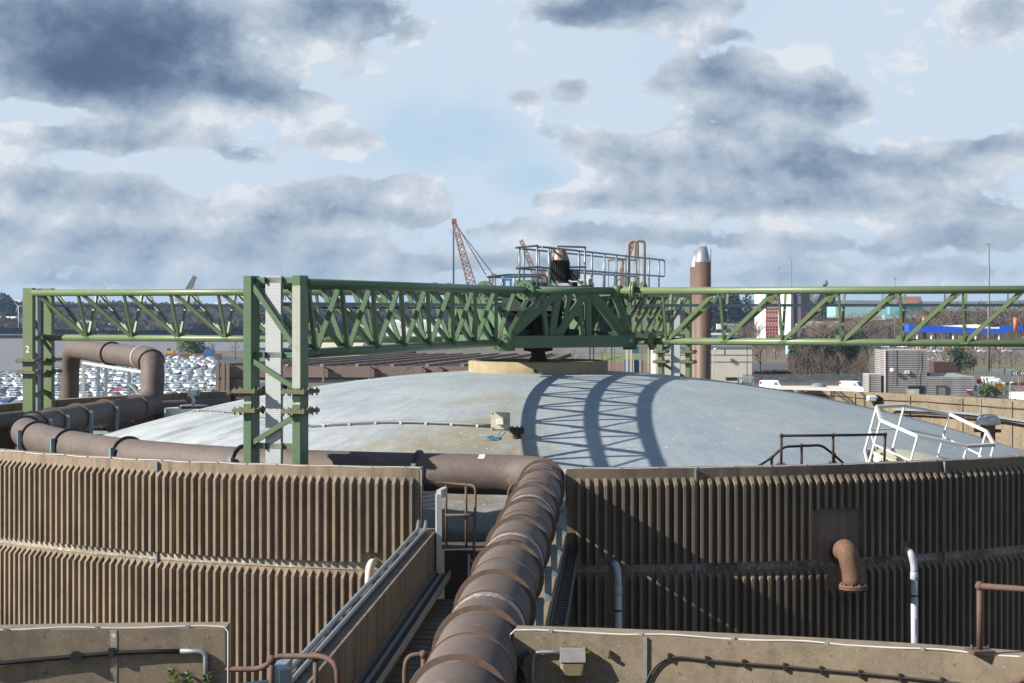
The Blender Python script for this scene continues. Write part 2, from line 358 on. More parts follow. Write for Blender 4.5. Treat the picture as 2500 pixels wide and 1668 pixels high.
def sky():
    nt=w.node_tree; N=nt.nodes; L=nt.links; bg=N['Background']; bg.inputs['Strength'].default_value=.05
    st=N.new('ShaderNodeTexSky'); st.sky_type='NISHITA'; st.sun_disc=False; st.sun_elevation=R(SUN_EL); st.sun_rotation=R(180+SUN_P); st.altitude=20
    tc=N.new('ShaderNodeTexCoord'); d=tc.outputs['Generated']
    nrm=N.new('ShaderNodeVectorMath'); nrm.operation='NORMALIZE'; L.new(d,nrm.inputs[0]); d=nrm.outputs[0]
    def m(op,a,b=None,c=None):
        x=N.new('ShaderNodeMath'); x.operation=op
        for i,q in enumerate((a,b,c)):
            if q is None: continue
            if isinstance(q,(int,float)): x.inputs[i].default_value=q
            else: L.new(q,x.inputs[i])
        return x.outputs[0]
    def vm(op,a,b):
        x=N.new('ShaderNodeVectorMath'); x.operation=op
        for i,q in enumerate((a,b)):
            if isinstance(q,tuple): x.inputs[i].default_value=q
            else: L.new(q,x.inputs[i])
        return x
    def noise(sc,det,rg,off,dist=0.0,stretch=(1,1,1.9)):
        a=vm('MULTIPLY',d,stretch).outputs[0]; a=vm('ADD',a,off).outputs[0]
        n=N.new('ShaderNodeTexNoise'); n.inputs['Scale'].default_value=sc; n.inputs['Detail'].default_value=det; n.inputs['Roughness'].default_value=rg; n.inputs['Distortion'].default_value=dist
        L.new(a,n.inputs['Vector']); return n.outputs['Fac']
    ST=(1,1,1.45)
    wv=N.new('ShaderNodeTexNoise'); wv.inputs['Scale'].default_value=26; wv.inputs['Detail'].default_value=4; L.new(d,wv.inputs['Vector'])
    wq=vm('SCALE',vm('SUBTRACT',wv.outputs['Color'],(.5,.5,.5)).outputs[0],(0,0,0)); wq.inputs['Scale'].default_value=.014
    dw=vm('ADD',d,wq.outputs[0]).outputs[0]                    # billowed copy of the direction
    def fbm(vec,sc,det,rg,off):
        a=vm('ADD',vm('MULTIPLY',vec,ST).outputs[0],off).outputs[0]
        n=N.new('ShaderNodeTexNoise'); n.inputs['Scale'].default_value=sc; n.inputs['Detail'].default_value=det; n.inputs['Roughness'].default_value=rg
        L.new(a,n.inputs['Vector']); return n.outputs['Fac']
    n0=fbm(d,9,3,.5,(3.1,1.7,.4)); n1=fbm(dw,24,12,.6,(5.1,2.7,1.4)); n2=fbm(dw,11,6,.55,(1.3,8.2,3.3))
    dl=vm('ADD',dw,(-.010,0,.014)).outputs[0]; lit=m('SUBTRACT',n1,fbm(dl,24,12,.6,(5.1,2.7,1.4)))
    bank=m('MULTIPLY',m('SUBTRACT',n0,.5),.45); gap=m('ADD',m('MULTIPLY',m('SUBTRACT',n2,.5),1.1),m('MULTIPLY',m('SUBTRACT',fbm(d,30,8,.62,(2.2,4.1,9.3)),.5),.5))
    # cloud banks and blue gaps: bearing and height above the horizon of each, with its extent
    for (px,py,sx,sy,amp) in CLOUDS:
        u,v=(px-1250)/F,(HY-py)/F; q=V((u,1,v)).normalized()
        e=vm('MULTIPLY',vm('SUBTRACT',dw,tuple(q)).outputs[0],(F/sx,.8,F/sy)).outputs[0]
        dd=N.new('ShaderNodeVectorMath'); dd.operation='DOT_PRODUCT'; L.new(e,dd.inputs[0]); L.new(e,dd.inputs[1])
        g=m('MULTIPLY',m('EXPONENT',m('MULTIPLY',dd.outputs['Value'],-1.0)),abs(amp))
        if amp>0: bank=m('ADD',bank,g)
        else:
            bank=m('SUBTRACT',bank,m('MULTIPLY',g,.5))
            if sx>=100 and amp<=-.5: gap=m('ADD',gap,m('MULTIPLY',g,.7))
    def sstep(v,lo,hi):
        x=N.new('ShaderNodeMapRange'); x.interpolation_type='SMOOTHSTEP'; x.inputs['From Min'].default_value=lo; x.inputs['From Max'].default_value=hi; L.new(v,x.inputs['Value']); return x.outputs[0]
    cov=sstep(m('ADD',bank,m('MULTIPLY',m('SUBTRACT',n1,.5),1.7)),.13,.29)
    shade=m('SUBTRACT',m('ADD',m('MULTIPLY',bank,.60),m('MULTIPLY',m('SUBTRACT',n2,.5),.5)),m('MULTIPLY',lit,LITG))
    def cramp(v,stops):
        x=N.new('ShaderNodeValToRGB'); c_=x.color_ramp; L.new(v,x.inputs[0]); c_.elements[0].position=stops[0][0]; c_.elements[0].color=(*stops[0][1],1); c_.elements[1].position=stops[-1][0]; c_.elements[1].color=(*stops[-1][1],1)
        for p,k in stops[1:-1]: c_.elements.new(p).color=(*k,1)
        return x.outputs[0]
    cloud=cramp(shade,[(0,(.80,.84,.90)),(.10,(.64,.70,.785)),(.26,(.49,.57,.665)),(.40,(.37,.46,.58)),(.56,(.235,.315,.44)),(.8,(.12,.185,.30)),(1,(.09,.14,.24))])
    clear=cramp(gap,[(0,(.65,.76,.895)),(.15,(.62,.745,.885)),(.6,(.44,.645,.83))])
    r=N.new('ShaderNodeMix'); r.data_type='RGBA'; L.new(cov,r.inputs['Factor']); L.new(clear,r.inputs['A']); L.new(cloud,r.inputs['B'])
    # grey-blue veil low over the horizon
    sp=N.new('ShaderNodeSeparateXYZ'); L.new(d,sp.inputs[0])
    veil=N.new('ShaderNodeMapRange'); veil.inputs['From Min'].default_value=.05; veil.inputs['From Max'].default_value=.0; veil.inputs['To Max'].default_value=.5; L.new(sp.outputs['Z'],veil.inputs['Value'])
    vx=N.new('ShaderNodeMix'); vx.data_type='RGBA'; L.new(veil.outputs[0],vx.inputs['Factor']); L.new(r.outputs['Result'],vx.inputs['A']); vx.inputs['B'].default_value=(.39,.505,.64,1)
    zen=N.new('ShaderNodeMapRange'); zen.inputs['From Min'].default_value=.24; zen.inputs['From Max'].default_value=.6; zen.inputs['To Max'].default_value=.8; L.new(sp.outputs['Z'],zen.inputs['Value'])
    zx=N.new('ShaderNodeMix'); zx.data_type='RGBA'; L.new(zen.outputs[0],zx.inputs['Factor']); L.new(vx.outputs['Result'],zx.inputs['A']); zx.inputs['B'].default_value=(.10,.2,.42,1); vx=zx
    sc=N.new('ShaderNodeVectorMath'); sc.operation='SCALE'; sc.inputs['Scale'].default_value=SKYGAIN; L.new(vx.outputs['Result'],sc.inputs[0])
    mx=N.new('ShaderNodeMix'); mx.data_type='RGBA'; mx.inputs['Factor'].default_value=.97
    L.new(st.outputs[0],mx.inputs['A']); L.new(sc.outputs[0],mx.inputs['B']); L.new(mx.outputs['Result'],bg.inputs['Color'])
SKYGAIN=9.0; LITG=1.0
CLOUDS=[(60,70,330,150,1.0),(330,110,240,120,.95),(480,60,110,80,.4),(330,205,300,55,.55),(600,215,170,65,.42),(740,265,100,50,.38),(790,30,170,75,.75),(610,75,75,50,-.6),(1010,85,60,35,.35),(900,20,120,40,.25),
 (120,275,260,26,-.45),(300,330,200,40,.5),(120,345,160,30,.32),(330,470,110,60,.6),(120,460,170,55,.45),(465,435,50,24,-.5),(255,395,80,22,-.45),(520,405,150,30,-.35),(600,385,90,35,.5),(840,340,120,38,.5),(760,460,160,40,.4),(1000,455,130,45,.5),(640,520,200,45,.5),(930,520,190,35,.45),(130,560,260,50,.45),(460,580,260,40,.45),(400,540,110,14,-.3),(800,600,250,40,.4),(200,640,400,40,.35),(950,650,300,30,.3),
 (1120,360,300,120,-.55),(1150,200,170,110,-.1),(1560,20,230,50,.85),(1400,40,90,25,.35),
 (1395,225,55,50,.6),(1270,235,50,32,.5),(1330,320,90,50,.42),(1480,360,120,45,.6),(1620,200,65,40,.45),(1770,180,120,60,.55),(1960,230,150,70,.65),(2080,255,60,35,.35),(1800,300,200,55,.5),(1650,400,260,60,.5),(1950,420,260,60,.5),(2250,400,230,55,.5),(2440,345,110,28,.55),(2120,315,70,22,-.5),(1560,330,60,30,-.1),
 (2250,100,260,100,.05),(1800,90,60,20,.3),(2430,230,150,70,-.1),(2450,40,90,55,.6),(1320,430,100,50,-.5),(1520,520,200,18,-.3),(1450,480,240,32,.5),(1800,500,320,35,.5),(2250,500,260,45,.5),(1330,560,260,36,.42),(1700,580,300,26,.38),(2150,600,380,26,.35),(2420,560,160,40,.4),(1600,640,500,24,.3),(300,690,260,22,.45),(850,680,200,20,.45),(1250,640,200,24,.4),(1900,680,260,22,.45),(2350,660,200,26,.45)]
sky()

# ---------------------------------------------------------------- the two tanks
TC=(.75,50.9); RO=17.76; RI=17.36; ZR=15.0      # rim height above ground; radii of the wall
NC=(-2.5,-.7)
def domez(x,y): return CAMZ-1.75-.012*((x-TC[0])**2+(y-TC[1])**2)
def dhit(px,py):
    d=at(px,py,1.0)-V((0,0,CAMZ)); y=33.0
    while y<66:
        p=V((0,0,CAMZ))+d*y
        if p.z<=domez(p.x,p.y): return V((p.x,p.y,domez(p.x,p.y)))
        y+=.02
    return V((0,0,CAMZ))+d*50
M['dome']=dome_mat(); M['tray']=tray_mat('perforated_tray',(.36,.385,.395),(.16,.18,.19)); M['tray_shade']=tray_mat('shaded_tray',(.3,.34,.36),(.04,.045,.05)); M['river']=water_mat()  # second tray is a darker copy with shade put into its colours
def wall_arc(mb, c, r0, r1, a0, a1, z0, z1, n):
    o=[]
    for i in range(n+1):
        a=a0+(a1-a0)*i/n; s,k=math.sin(a),math.cos(a)
        for (r,z) in ((r0,z0),(r1,z0),(r1,z1),(r0,z1)): o.append((c[0]+r*s,c[1]-r*k,z))
    fs=[(0,1,2,3),(4*n+3,4*n+2,4*n+1,4*n)]
    b=len(mb.v); mb.add(o,fs)
    fq=[]
    for i in range(n):
        p=4*i
        for k in range(4):
            l=(k+1)%4; fq.append((p+k,p+4+k,p+4+l,p+l))
    for f in fq:
        mb.f.append(tuple(b+i for i in f)); mb.m.append(mb.mi); mb.s.append(False)
def pol(c,r,a,z): return V((c[0]+r*math.sin(a),c[1]-r*math.cos(a),z))
def theta_at(px,c=TC,r=RO,far=False):
    m=(px-1250)/F; a=1+m*m; b=-2*(m*c[0]+c[1]); q=c[0]**2+c[1]**2-r*r
    Y=(-b+(1 if far else -1)*math.sqrt(b*b-4*a*q))/(2*a); X=m*Y
    return math.atan2(X-c[0],c[1]-Y)
far_tank=thing('concrete_tank','round ribbed concrete tank with a grey painted dome in the middle of the view','tank',(TC[0],TC[1],0))
GA0,GA1=theta_at(1024),theta_at(1383)
def rib(mb,a,z0,z1):
    da=.038/RO; db=.027/RO; d=.135; ch=.13
    P=lambda r,t,z: pol(TC,r,a+t,z)
    r0,r1=RO-.004,RO+d
    vs=[P(r0,-da,z0),P(r0,da,z0),P(r1,db,z0),P(r1,-db,z0),P(r0,-da,z1),P(r0,da,z1),P(r1,db,z1-ch),P(r1,-db,z1-ch)]
    mb.hexa([vs[0],vs[1],vs[2],vs[3],vs[4],vs[5],vs[6],vs[7]])
def ribbed(a0,a1,mt,bandm):
    mb=MB(); n=int(abs(a1-a0)*RO/.5)+1
    wall_arc(mb,TC,RI,RO,a0,a1,0,ZR,n)
    mb.mi=1; wall_arc(mb,TC,RO-.01,RO+.012,a0+.0008,a1-.0008,ZR-1.93,ZR-1.79,n); mb.mi=0
    st=.165/RO; k0=math.ceil((a0+.09/RO)/st); k1=math.floor((a1-.09/RO)/st)
    for k in range(k0,k1+1):
        a=(k+.5*0)*st; X,Y,_=pol(TC,RO,a,0); px=1250+F*X/Y
        if 1383<px<1412: continue
        ub,lt=ZR-1.77,ZR-1.955
        if 1985<px<2098: ub=ZR-.82; lt=ZR-2.35 if px>2010 else lt
        if 1470<px<1512: ub=ZR-1.62; 
        if 1488<px<1512: lt=None
        if 895<px<935: ub=ZR-1.58
        if 905<px<918: lt=None
        if 2203<px<2222: ub=ZR-1.5
        rib(mb,a,ub,ZR-.165)
        if lt: rib(mb,a,4.0,lt)
    return mb.build('ribbed_wall',[mt,bandm],far_tank)
ribbed(R(-100),GA0,M['concrete_rib'],M['band_lime']); ribbed(GA1,R(100),M['concrete_stain_shade'],M['band_stain_shade'])
mb=MB(); wall_arc(mb,TC,RI,RO,R(100),R(260),0,ZR,90)
for i in range(0,22):                                    # shallow pilasters on the inner face
    a=R(100)+R(160)*i/21; mb.box(pol(TC,RI-.02,a,ZR-.85),(.045,.045,1.6),a)
mb.build('rim_wall',M['concrete_rim'],far_tank)
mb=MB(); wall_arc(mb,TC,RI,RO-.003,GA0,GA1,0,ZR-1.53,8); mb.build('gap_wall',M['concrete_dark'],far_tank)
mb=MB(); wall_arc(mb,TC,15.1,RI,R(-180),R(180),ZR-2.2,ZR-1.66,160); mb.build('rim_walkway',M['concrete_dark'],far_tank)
RD=15.25; mb=MB()
prof=[(RD,ZR-1.75),(RD,domez(TC[0]+RD,TC[1]))]+[(RD*(1-i/60.),domez(TC[0]+RD*(1-i/60.),TC[1])) for i in range(1,60)]+[(.01,CAMZ-1.75)]
mb.lathe((TC[0],TC[1],0),prof,160); mb.build('dome_roof',M['dome'],far_tank)
# round kerb at the crown
kr=2.0; mb=MB(); z0=domez(TC[0]+kr,TC[1])-.05
mb.lathe((TC[0],TC[1],0),[(kr,z0),(kr,CAMZ-1.5),(kr-.05,CAMZ-1.48),(kr-.32,CAMZ-1.48),(kr-.34,CAMZ-1.52),(kr-.34,CAMZ-1.72)],72)
kb=mb.build('roof_kerb',M['kerb_stone'],far_tank)
mb=MB(); a=math.radians(-3); p=pol(TC,kr-.02,a,CAMZ-1.72); mb.cyl(p,p+V((0,-.04,0)),.055,n=14); mb.build('drain_hole',M['black'],kb)
mb=MB(); mb.lathe((TC[0],TC[1],0),[(.19,CAMZ-.95),(.19,CAMZ-1.0),(.42,CAMZ-1.02),(.42,CAMZ-1.2),(.2,CAMZ-1.24),(.22,CAMZ-1.36),(.38,CAMZ-1.62),(.42,CAMZ-1.78)],28); mb.build('shaft_seal',M['rust_dark'],far_tank)
# sealant strips in the panel joints
for px in (386,1698,2304):
    a=theta_at(px); mb=MB(); mb.box(pol(TC,RO+.02,a,ZR-2.2),(.035,.075,4.38),a); mb.build('joint_seal',M['sealant'],far_tank)
for px in (2395,):
    a=theta_at(px,TC,RI,True); mb=MB(); mb.box(pol(TC,RI-.012,a,ZR-.8),(.05,.03,1.58),a); mb.build('joint_seal',M['sealant'],far_tank)

near_tank=thing('concrete_tank','plain faced concrete tank rim in the foreground, nearest the viewer','tank',(NC[0],NC[1],0))
def nth(px,r=RI): return theta_at(px,NC,r,True)
NA0,NA1=nth(555,17.5),nth(1257,17.5)                     # angles measured from the camera side: pi is straight ahead
def near_wall(a0,a1): 
    mb=MB(); wall_arc(mb,NC,RI,RI+.33,a0,a1,2,ZR,max(8,int(abs(a1-a0)*17/.4))); return mb.build('rim_wall',M['concrete_rim'],near_tank)
A_L0=math.pi if False else None
def ang(px,r=17.5):
    a=theta_at(px,NC,r,True); return a if a>0 else a+2*math.pi
aL,aR=ang(555),ang(1257)
near_wall(aL,aL+R(95)); near_wall(aR-R(95),aR)
mb=MB(); wall_arc(mb,NC,RI,RI+.33,aL+R(95),aR-R(95)+2*math.pi,2,ZR,60); mb.build('rim_wall',M['concrete_rim'],near_tank)
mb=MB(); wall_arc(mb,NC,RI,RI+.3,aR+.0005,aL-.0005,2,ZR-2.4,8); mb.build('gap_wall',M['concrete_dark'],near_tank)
mb=MB(); mb.lathe((NC[0],NC[1],0),[(15.2,ZR-2.5),(15.2,CAMZ-1.75-.012*15.2**2)]+[(15.2*(1-i/20.),CAMZ-1.75-.012*(15.2*(1-i/20.))**2) for i in range(1,20)]+[(.01,CAMZ-1.75)],64); mb.build('dome_roof',M['dome'],near_tank)
mb=MB(); wall_arc(mb,NC,15.1,RI,R(-180),R(180),ZR-2.6,ZR-2.44,90); mb.build('rim_walkway',M['concrete_dark'],near_tank)
a=ang(1581); mb=MB(); mb.box(pol(NC,RI-.008,a,ZR-.9),(.035,.03,1.78),a); mb.build('joint_seal',M['sealant'],near_tank)
for px,w_ in ((283,.06),):
    a=ang(px); mb=MB(); mb.box(pol(NC,RI-.0,a,ZR-.9),(w_,.012,1.78),a); mb.build('joint_seal',M['band_lime'],near_tank)
# ---------------------------------------------------------------- the green mixer bridge on four trussed arms
ZT,ZB=CAMZ+.50,CAMZ-.91; HW=.57; PHI=R(-18.6); RF=16.75
def frame_dirs(ph):
    d=V((math.sin(ph),-math.cos(ph),0)); return d, V((math.cos(ph),math.sin(ph),0))
TC3=V((TC[0],TC[1],0))
bridge=thing('mixer_bridge','large green tubular truss bridge with four arms spanning the grey dome','truss bridge',(TC[0],TC[1],CAMZ-.9))
def uv_tray(name, rows, width, mt, parent):
    """flat ribbon with UVs in metres: rows = list of (left point, right point)"""
    me=bpy.data.meshes.new(name); vs=[]; fs=[]; uv=[]
    o=V((0,0,0)); q=parent
    while q is not None: o=o+q.location; q=q.parent
    dist=0; ds=[0]
    for i,(a,b) in enumerate(rows):
        if i: dist+=(V(a)-V(rows[i-1][0])).length; ds.append(dist)
        vs += [V(a)-o,V(b)-o]
    for i in range(len(rows)-1):
        fs.append((2*i,2*i+1,2*i+3,2*i+2)); uv += [(0,ds[i]),(width,ds[i]),(width,ds[i+1]),(0,ds[i+1])]
    me.from_pydata(vs,[],fs); l=me.uv_layers.new(name='uv')
    for i,c in enumerate(uv): l.data[i].uv=c
    me.materials.append(mt); ob=bpy.data.objects.new(name,me); C.objects.link(ob); ob.parent=parent
    md=ob.modifiers.new('thickness','SOLIDIFY'); md.thickness=.02; md.offset=-1
    return ob
arms=[('near',PHI,M['green'],M['green']),('left',PHI-math.pi/2,M['green_olive'],M['green']),('right',PHI+math.pi/2,M['green_olive'],M['green_olive']),('back',PHI+math.pi,M['green_olive'],M['green'])]
S0=2.9; PAN=1.62
for nm,ph,gm,pm in arms:
    d,n=frame_dirs(ph); RF=16.45 if nm=='left' else 16.75
    P=lambda s,t,z: TC3+d*s+n*t+V((0,0,z))
    # chords
    for t in (-HW,HW):
        mb=MB(); mb.cyl(P(2.5,t,ZT),P(RF,t,ZT),.1,n=18); mb.build('top_chord',gm,bridge)
        mb=MB(); mb.cyl(P(2.9,t,ZT),P(2.96,t,ZT),.26,n=24); mb.cyl(P(2.965,t,ZT),P(3.025,t,ZT),.26,n=24)
        for k in range(8):
            a=2*math.pi*k/8; o=n*(.165*math.cos(a))+V((0,0,.165*math.sin(a)))
            mb.cyl(P(2.87,t,ZT)+o,P(3.06,t,ZT)+o,.02,n=6)
        mb.build('chord_flange',gm,bridge)
    mb=MB(); mb.cyl(P(2.6,0,ZB),P(RF,0,ZB),.1,n=18); mb.build('bottom_chord',gm,bridge)
    mb=MB(); mb.cyl(P(3.3,0,ZB),P(3.36,0,ZB),.25,n=24); mb.cyl(P(3.365,0,ZB),P(3.425,0,ZB),.25,n=24)
    for k in range(8):
        a=2*math.pi*k/8; o=n*(.18*math.cos(a))+V((0,0,.18*math.sin(a))); mb.cyl(P(3.27,0,ZB)+o,P(3.46,0,ZB)+o,.022,n=6)
    mb.build('chord_flange',gm,bridge)
    nodes=[RF-PAN*k for k in range(1,9)]
    for t in (-HW,HW):
        for s in nodes:
            top=P(s,t*.96,ZT-.06); bot=P(s,t*.1,ZB+.06)
            mb=MB(); mb.bar(top,bot,.105,.06,up=tuple(d)); mb.build('lattice_post',gm,bridge)
            so_=min(s+PAN-.16,RF-.1)
            mb=MB(); mb.bar(P(so_,t*.96,ZT-.06),P(s+.06,t*.1,ZB+.06),.105,.075,up=tuple(n)); mb.build('lattice_brace',gm,bridge)
    for s in nodes:
        mb=MB(); mb.bar(P(s-.17,0,ZB+.12),P(s+.2,0,ZB+.12),.014,.14); mb.bar(P(s-.1,0,ZB-.0),P(s+.1,0,ZB),.21,.05); mb.build('gusset_plate',gm,bridge)
    for i,s in enumerate(nodes):          # light lacing in the top plane
        mb=MB(); mb.bar(P(s,-HW,ZT),P(s,HW,ZT),.05); mb.bar(P(s,HW,ZT-.02),P(min(s+PAN,RF),-HW,ZT-.02),.05); mb.build('top_lacing',gm,bridge)
    # cable tray slung under the top chords
    mb=MB(); a,b=P(3.2,0,CAMZ+.06),P(RF-.2,0,CAMZ+.06)
    mb.bar(a,b,.22,.012); mb.bar(a+n*.11+V((0,0,.035)),b+n*.11+V((0,0,.035)),.008,.075); mb.bar(a-n*.11+V((0,0,.035)),b-n*.11+V((0,0,.035)),.008,.075)
    ty=mb.build('cable_tray',M['galv_blue'],bridge)
    mb=MB()
    for s in nodes:
        s_=s-.5
        if s_<3.3: continue
        for t in (-.3,.3): mb.cyl(P(s_,t,ZT-.02),P(s_,t,CAMZ+.02),.009,n=5)
        mb.bar(P(s_,-.34,CAMZ+.02),P(s_,.34,CAMZ+.02),.035)
    mb.build('tray_hanger',M['black'],ty)
    # end frame: two posts with bolted flanges, cross bars, braces and the riser tray
    RP=RF+.16; zb=ZR-1.66
    for t in (-.53,.53):
        mb=MB(); c=P(RP,t,(ZT+.15+zb)/2); mb.box(c,(.182,.37,ZT+.15-zb),ph,.012)
        po=mb.build('frame_post',gm if nm!='near' else M['green'],bridge)
        if nm=='near' and t>0:
            mb=MB(); mb.box(P(RP+.188,t,(ZT-.05+CAMZ-1.55)/2),(.172,.005,ZT+.0-CAMZ+1.5),ph); mb.build('weathered_coat',M['green_pale'],po)
        if nm=='near':
            mb=MB(); mb.box(P(RP+.188,t,CAMZ-1.79),(.172,.005,.16),ph); mb.build('weathered_coat',M['green_pale'],po)
        for zf in (CAMZ-1.60,CAMZ-1.98):
            mb=MB(); mb.box(P(RP,t,zf),(.5,.72,.034),ph); mb.box(P(RP,t,zf-.036),(.5,.72,.034),ph)
            for i in range(4):
                for (a,b) in ((-.21,-.31+.2067*i),(.21,-.31+.2067*i),(-.21+.14*i,.31),(-.21+.14*i,-.31)):
                    q=P(RP-b if False else RP,t,zf)+n*a+d*b; mb.cyl(q+V((0,0,-.1)),q+V((0,0,.055)),.018,n=6)
            mb.build('post_flange',M['flange_rust'],po)
        for sg in (-1,1):                # gusset at the foot
            mb=MB(); x0=P(RP,t+sg*.1,zb); 
            mb.hexa([x0+d*-.008,x0+n*sg*.2+d*-.008,x0+n*sg*.2+d*.008,x0+d*.008,x0+V((0,0,.42))+d*-.008,x0+n*sg*.01+V((0,0,.42))+d*-.008,x0+n*sg*.01+V((0,0,.42))+d*.008,x0+V((0,0,.42))+d*.008]); mb.build('foot_gusset',gm,po)
    if nm!='none':
        for zc in (ZT+.06,ZB,CAMZ-2.70):
            mb=MB(); mb.bar(P(RP,-.43,zc),P(RP,.43,zc),.1,.11)
            for t in (-.2,.17): mb.box(P(RP+.04,t,zc),(.016,.14,.125),ph)
            mb.build('cross_bar',gm,bridge)
        sgn=1
        mb=MB(); mb.bar(P(RP+.12,-.43,ZT-.06),P(RP+.12,.43,ZB+.22),.1,.07,up=tuple(d)); mb.build('frame_brace',gm,bridge)
        mb=MB(); mb.bar(P(RP+.12,-.43,ZB-.12),P(RP+.12,.43,CAMZ-1.52),.1,.07,up=tuple(d)); mb.build('frame_brace',gm,bridge)
        mb=MB(); mb.bar(P(RP+.12,-.43,CAMZ-2.63),P(RP+.12,.43,CAMZ-2.12),.1,.07,up=tuple(d)); mb.build('frame_brace',gm,bridge)
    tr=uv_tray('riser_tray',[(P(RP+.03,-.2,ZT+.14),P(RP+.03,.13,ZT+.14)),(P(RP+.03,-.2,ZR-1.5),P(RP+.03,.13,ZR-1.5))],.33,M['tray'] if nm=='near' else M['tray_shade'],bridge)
    mb=MB()
    for t in (-.205,.135): mb.box(P(RP-.0,t,(ZT+.14+ZR-1.5)/2),(.008,.075,ZT-ZR+1.64),ph)
    mb.build('tray_lip',M['galv'],tr)
    # peeling paint under the bottom chord of the right arm
    if nm=='right':
        mb=MB()
        for s_,l in ((9.1,.75),(14.2,.9)):
            for k in range(7):
                s=s_+l*k/7; h=.05+.05*random.random()
                a=P(s,-.1,ZB-.02); b=P(s+l/6,-.1,ZB-.03); mb.add([a,b,b+V((0,0,-h))+n*-.03,a+V((0,0,-h*.6))+n*-.02],[(0,1,2,3)])
        mb.build('peeling_paint',M['green_dark'],bridge)
# white numeral on the left arm's near post
def text_mesh(body, size, extrude=.002):
    cu=bpy.data.curves.new('t','FONT'); cu.body=body; cu.size=size; cu.extrude=extrude; cu.resolution_u=3
    cu.align_x='CENTER'; cu.align_y='CENTER'
    ob=bpy.data.objects.new('t',cu); me=bpy.data.meshes.new_from_object(ob); bpy.data.objects.remove(ob); bpy.data.curves.remove(cu); return me
def lettering(name, body, size, loc, rotz, mt, parent):
    me=text_mesh(body,size); me.materials.clear(); me.materials.append(mt)
    ob=bpy.data.objects.new(name,me); C.objects.link(ob)
    o=V((0,0,0)); q=parent
    while q is not None: o=o+q.location; q=q.parent
    ob.parent=parent; ob.location=V(loc)-o; ob.rotation_euler=(R(90),0,rotz); return ob
d,n=frame_dirs(PHI-math.pi/2)
# the post's camera-facing side is the tangential one
c=TC3+d*(16.45+.16)+n*.53
lettering('painted_numeral','2',.3,c+n*.096+V((0,0,CAMZ-1.28)),PHI-math.pi/2+math.pi/2+R(0),M['sign_white'],bridge)

# ---- hub
hubm=M['green']
def nod(ph,s,t,z):
    d,n=frame_dirs(ph); return TC3+d*s+n*t+V((0,0,z))
phs=[PHI,PHI+math.pi/2,PHI+math.pi,PHI-math.pi/2]
for i,ph in enumerate(phs):
    p2=phs[(i+1)%4]
    b0,b1=nod(ph,2.72,0,ZB),nod(p2,2.72,0,ZB)
    mb=MB(); mb.bar(b0,b1,.26,.33); mb.build('hub_beam',hubm,bridge)
    mb=MB(); mb.cyl(b0+V((0,0,-.24)),b0+V((0,0,.24)),.2,n=20); mb.build('hub_node',hubm,bridge)
    tl,tr_=nod(ph,2.5,HW,ZT),nod(p2,2.5,-HW,ZT)
    mb=MB(); mb.cyl(tl,tr_,.105,n=18); mb.build('hub_ring',hubm,bridge)
    mb=MB(); mb.cyl(nod(ph,2.5,-HW,ZT-.01),nod(ph,2.5,HW,ZT-.01),.1,n=18); mb.build('hub_ring',hubm,bridge)
    for t in (-HW,HW):
        q=nod(ph,2.5,t,ZT); mb=MB(); mb.tube([q+V((0,0,-.16)),q+V((0,0,.15))],[.13,.155],n=18); mb.build('hub_node',hubm,bridge)
    # heavy lattice between lower beam and upper ring
    L_=lambda f:b0.lerp(b1,f); U_=lambda f:tl.lerp(tr_,f)
    for (fu,fl,wd) in ((.16,.005,.13),(.31,.015,.19),(.32,.35,.18),(.63,.40,.19),(.655,.65,.18),(.71,.985,.19),(.67,.92,.14),(.95,.99,.13),(1.0,.995,.1),(.0,.01,.1),(.14,.31,.11),(.45,.43,.11),(.54,.60,.11)):
        mb=MB(); mb.bar(U_(fu)+V((0,0,-.06)),L_(fl)+V((0,0,.15)),wd,.1,up=tuple((b1-b0).normalized().cross(V((0,0,1))))); mb.build('hub_brace',hubm,bridge)
    for t in (-HW,HW):
        mb=MB(); mb.bar(nod(ph,2.5,t,ZT-.1),nod(ph,2.72,0,ZB+.2),.12,.1); mb.build('hub_brace',hubm,bridge)
    # inner plates seen through the lattice
    mb=MB(); mb.bar(nod(ph,.3,0,ZB+.25),nod(ph,2.6,0,ZB+.1),.2,.25); mb.build('hub_rafter',M['green_dark'],bridge)
    mb=MB(); mb.bar(nod(ph,.5,.35,ZT-.15),nod(ph,2.5,HW,ZT-.05),.12,.16); mb.bar(nod(ph,.5,-.35,ZT-.15),nod(ph,2.5,-HW,ZT-.05),.12,.16); mb.build('hub_rafter',hubm,bridge)
mb=MB(); mb.lathe((TC[0],TC[1],0),[(.02,ZB-.06),(.85,ZB-.06),(.9,ZB+.0),(.9,ZB+.62),(1.0,ZB+.64),(1.0,ZB+.74),(.7,ZB+.76),(.62,ZT-.1),(.02,ZT-.1)],32)
mb.box((TC[0]+.1,TC[1]-.1,ZT-.38),(2.0,1.3,.42),PHI,.03); mb.build('gearbox',M['motor'],bridge)
mb=MB(); mb.box((TC[0]-1.15,TC[1]+.5,ZT-.3),(1.25,1.2,.05),PHI); mb.box((TC[0]+.9,TC[1]-.2,ZT-.24),(1.9,1.6,.05),PHI); mb.build('deck_plate',M['galv_blue'],bridge)
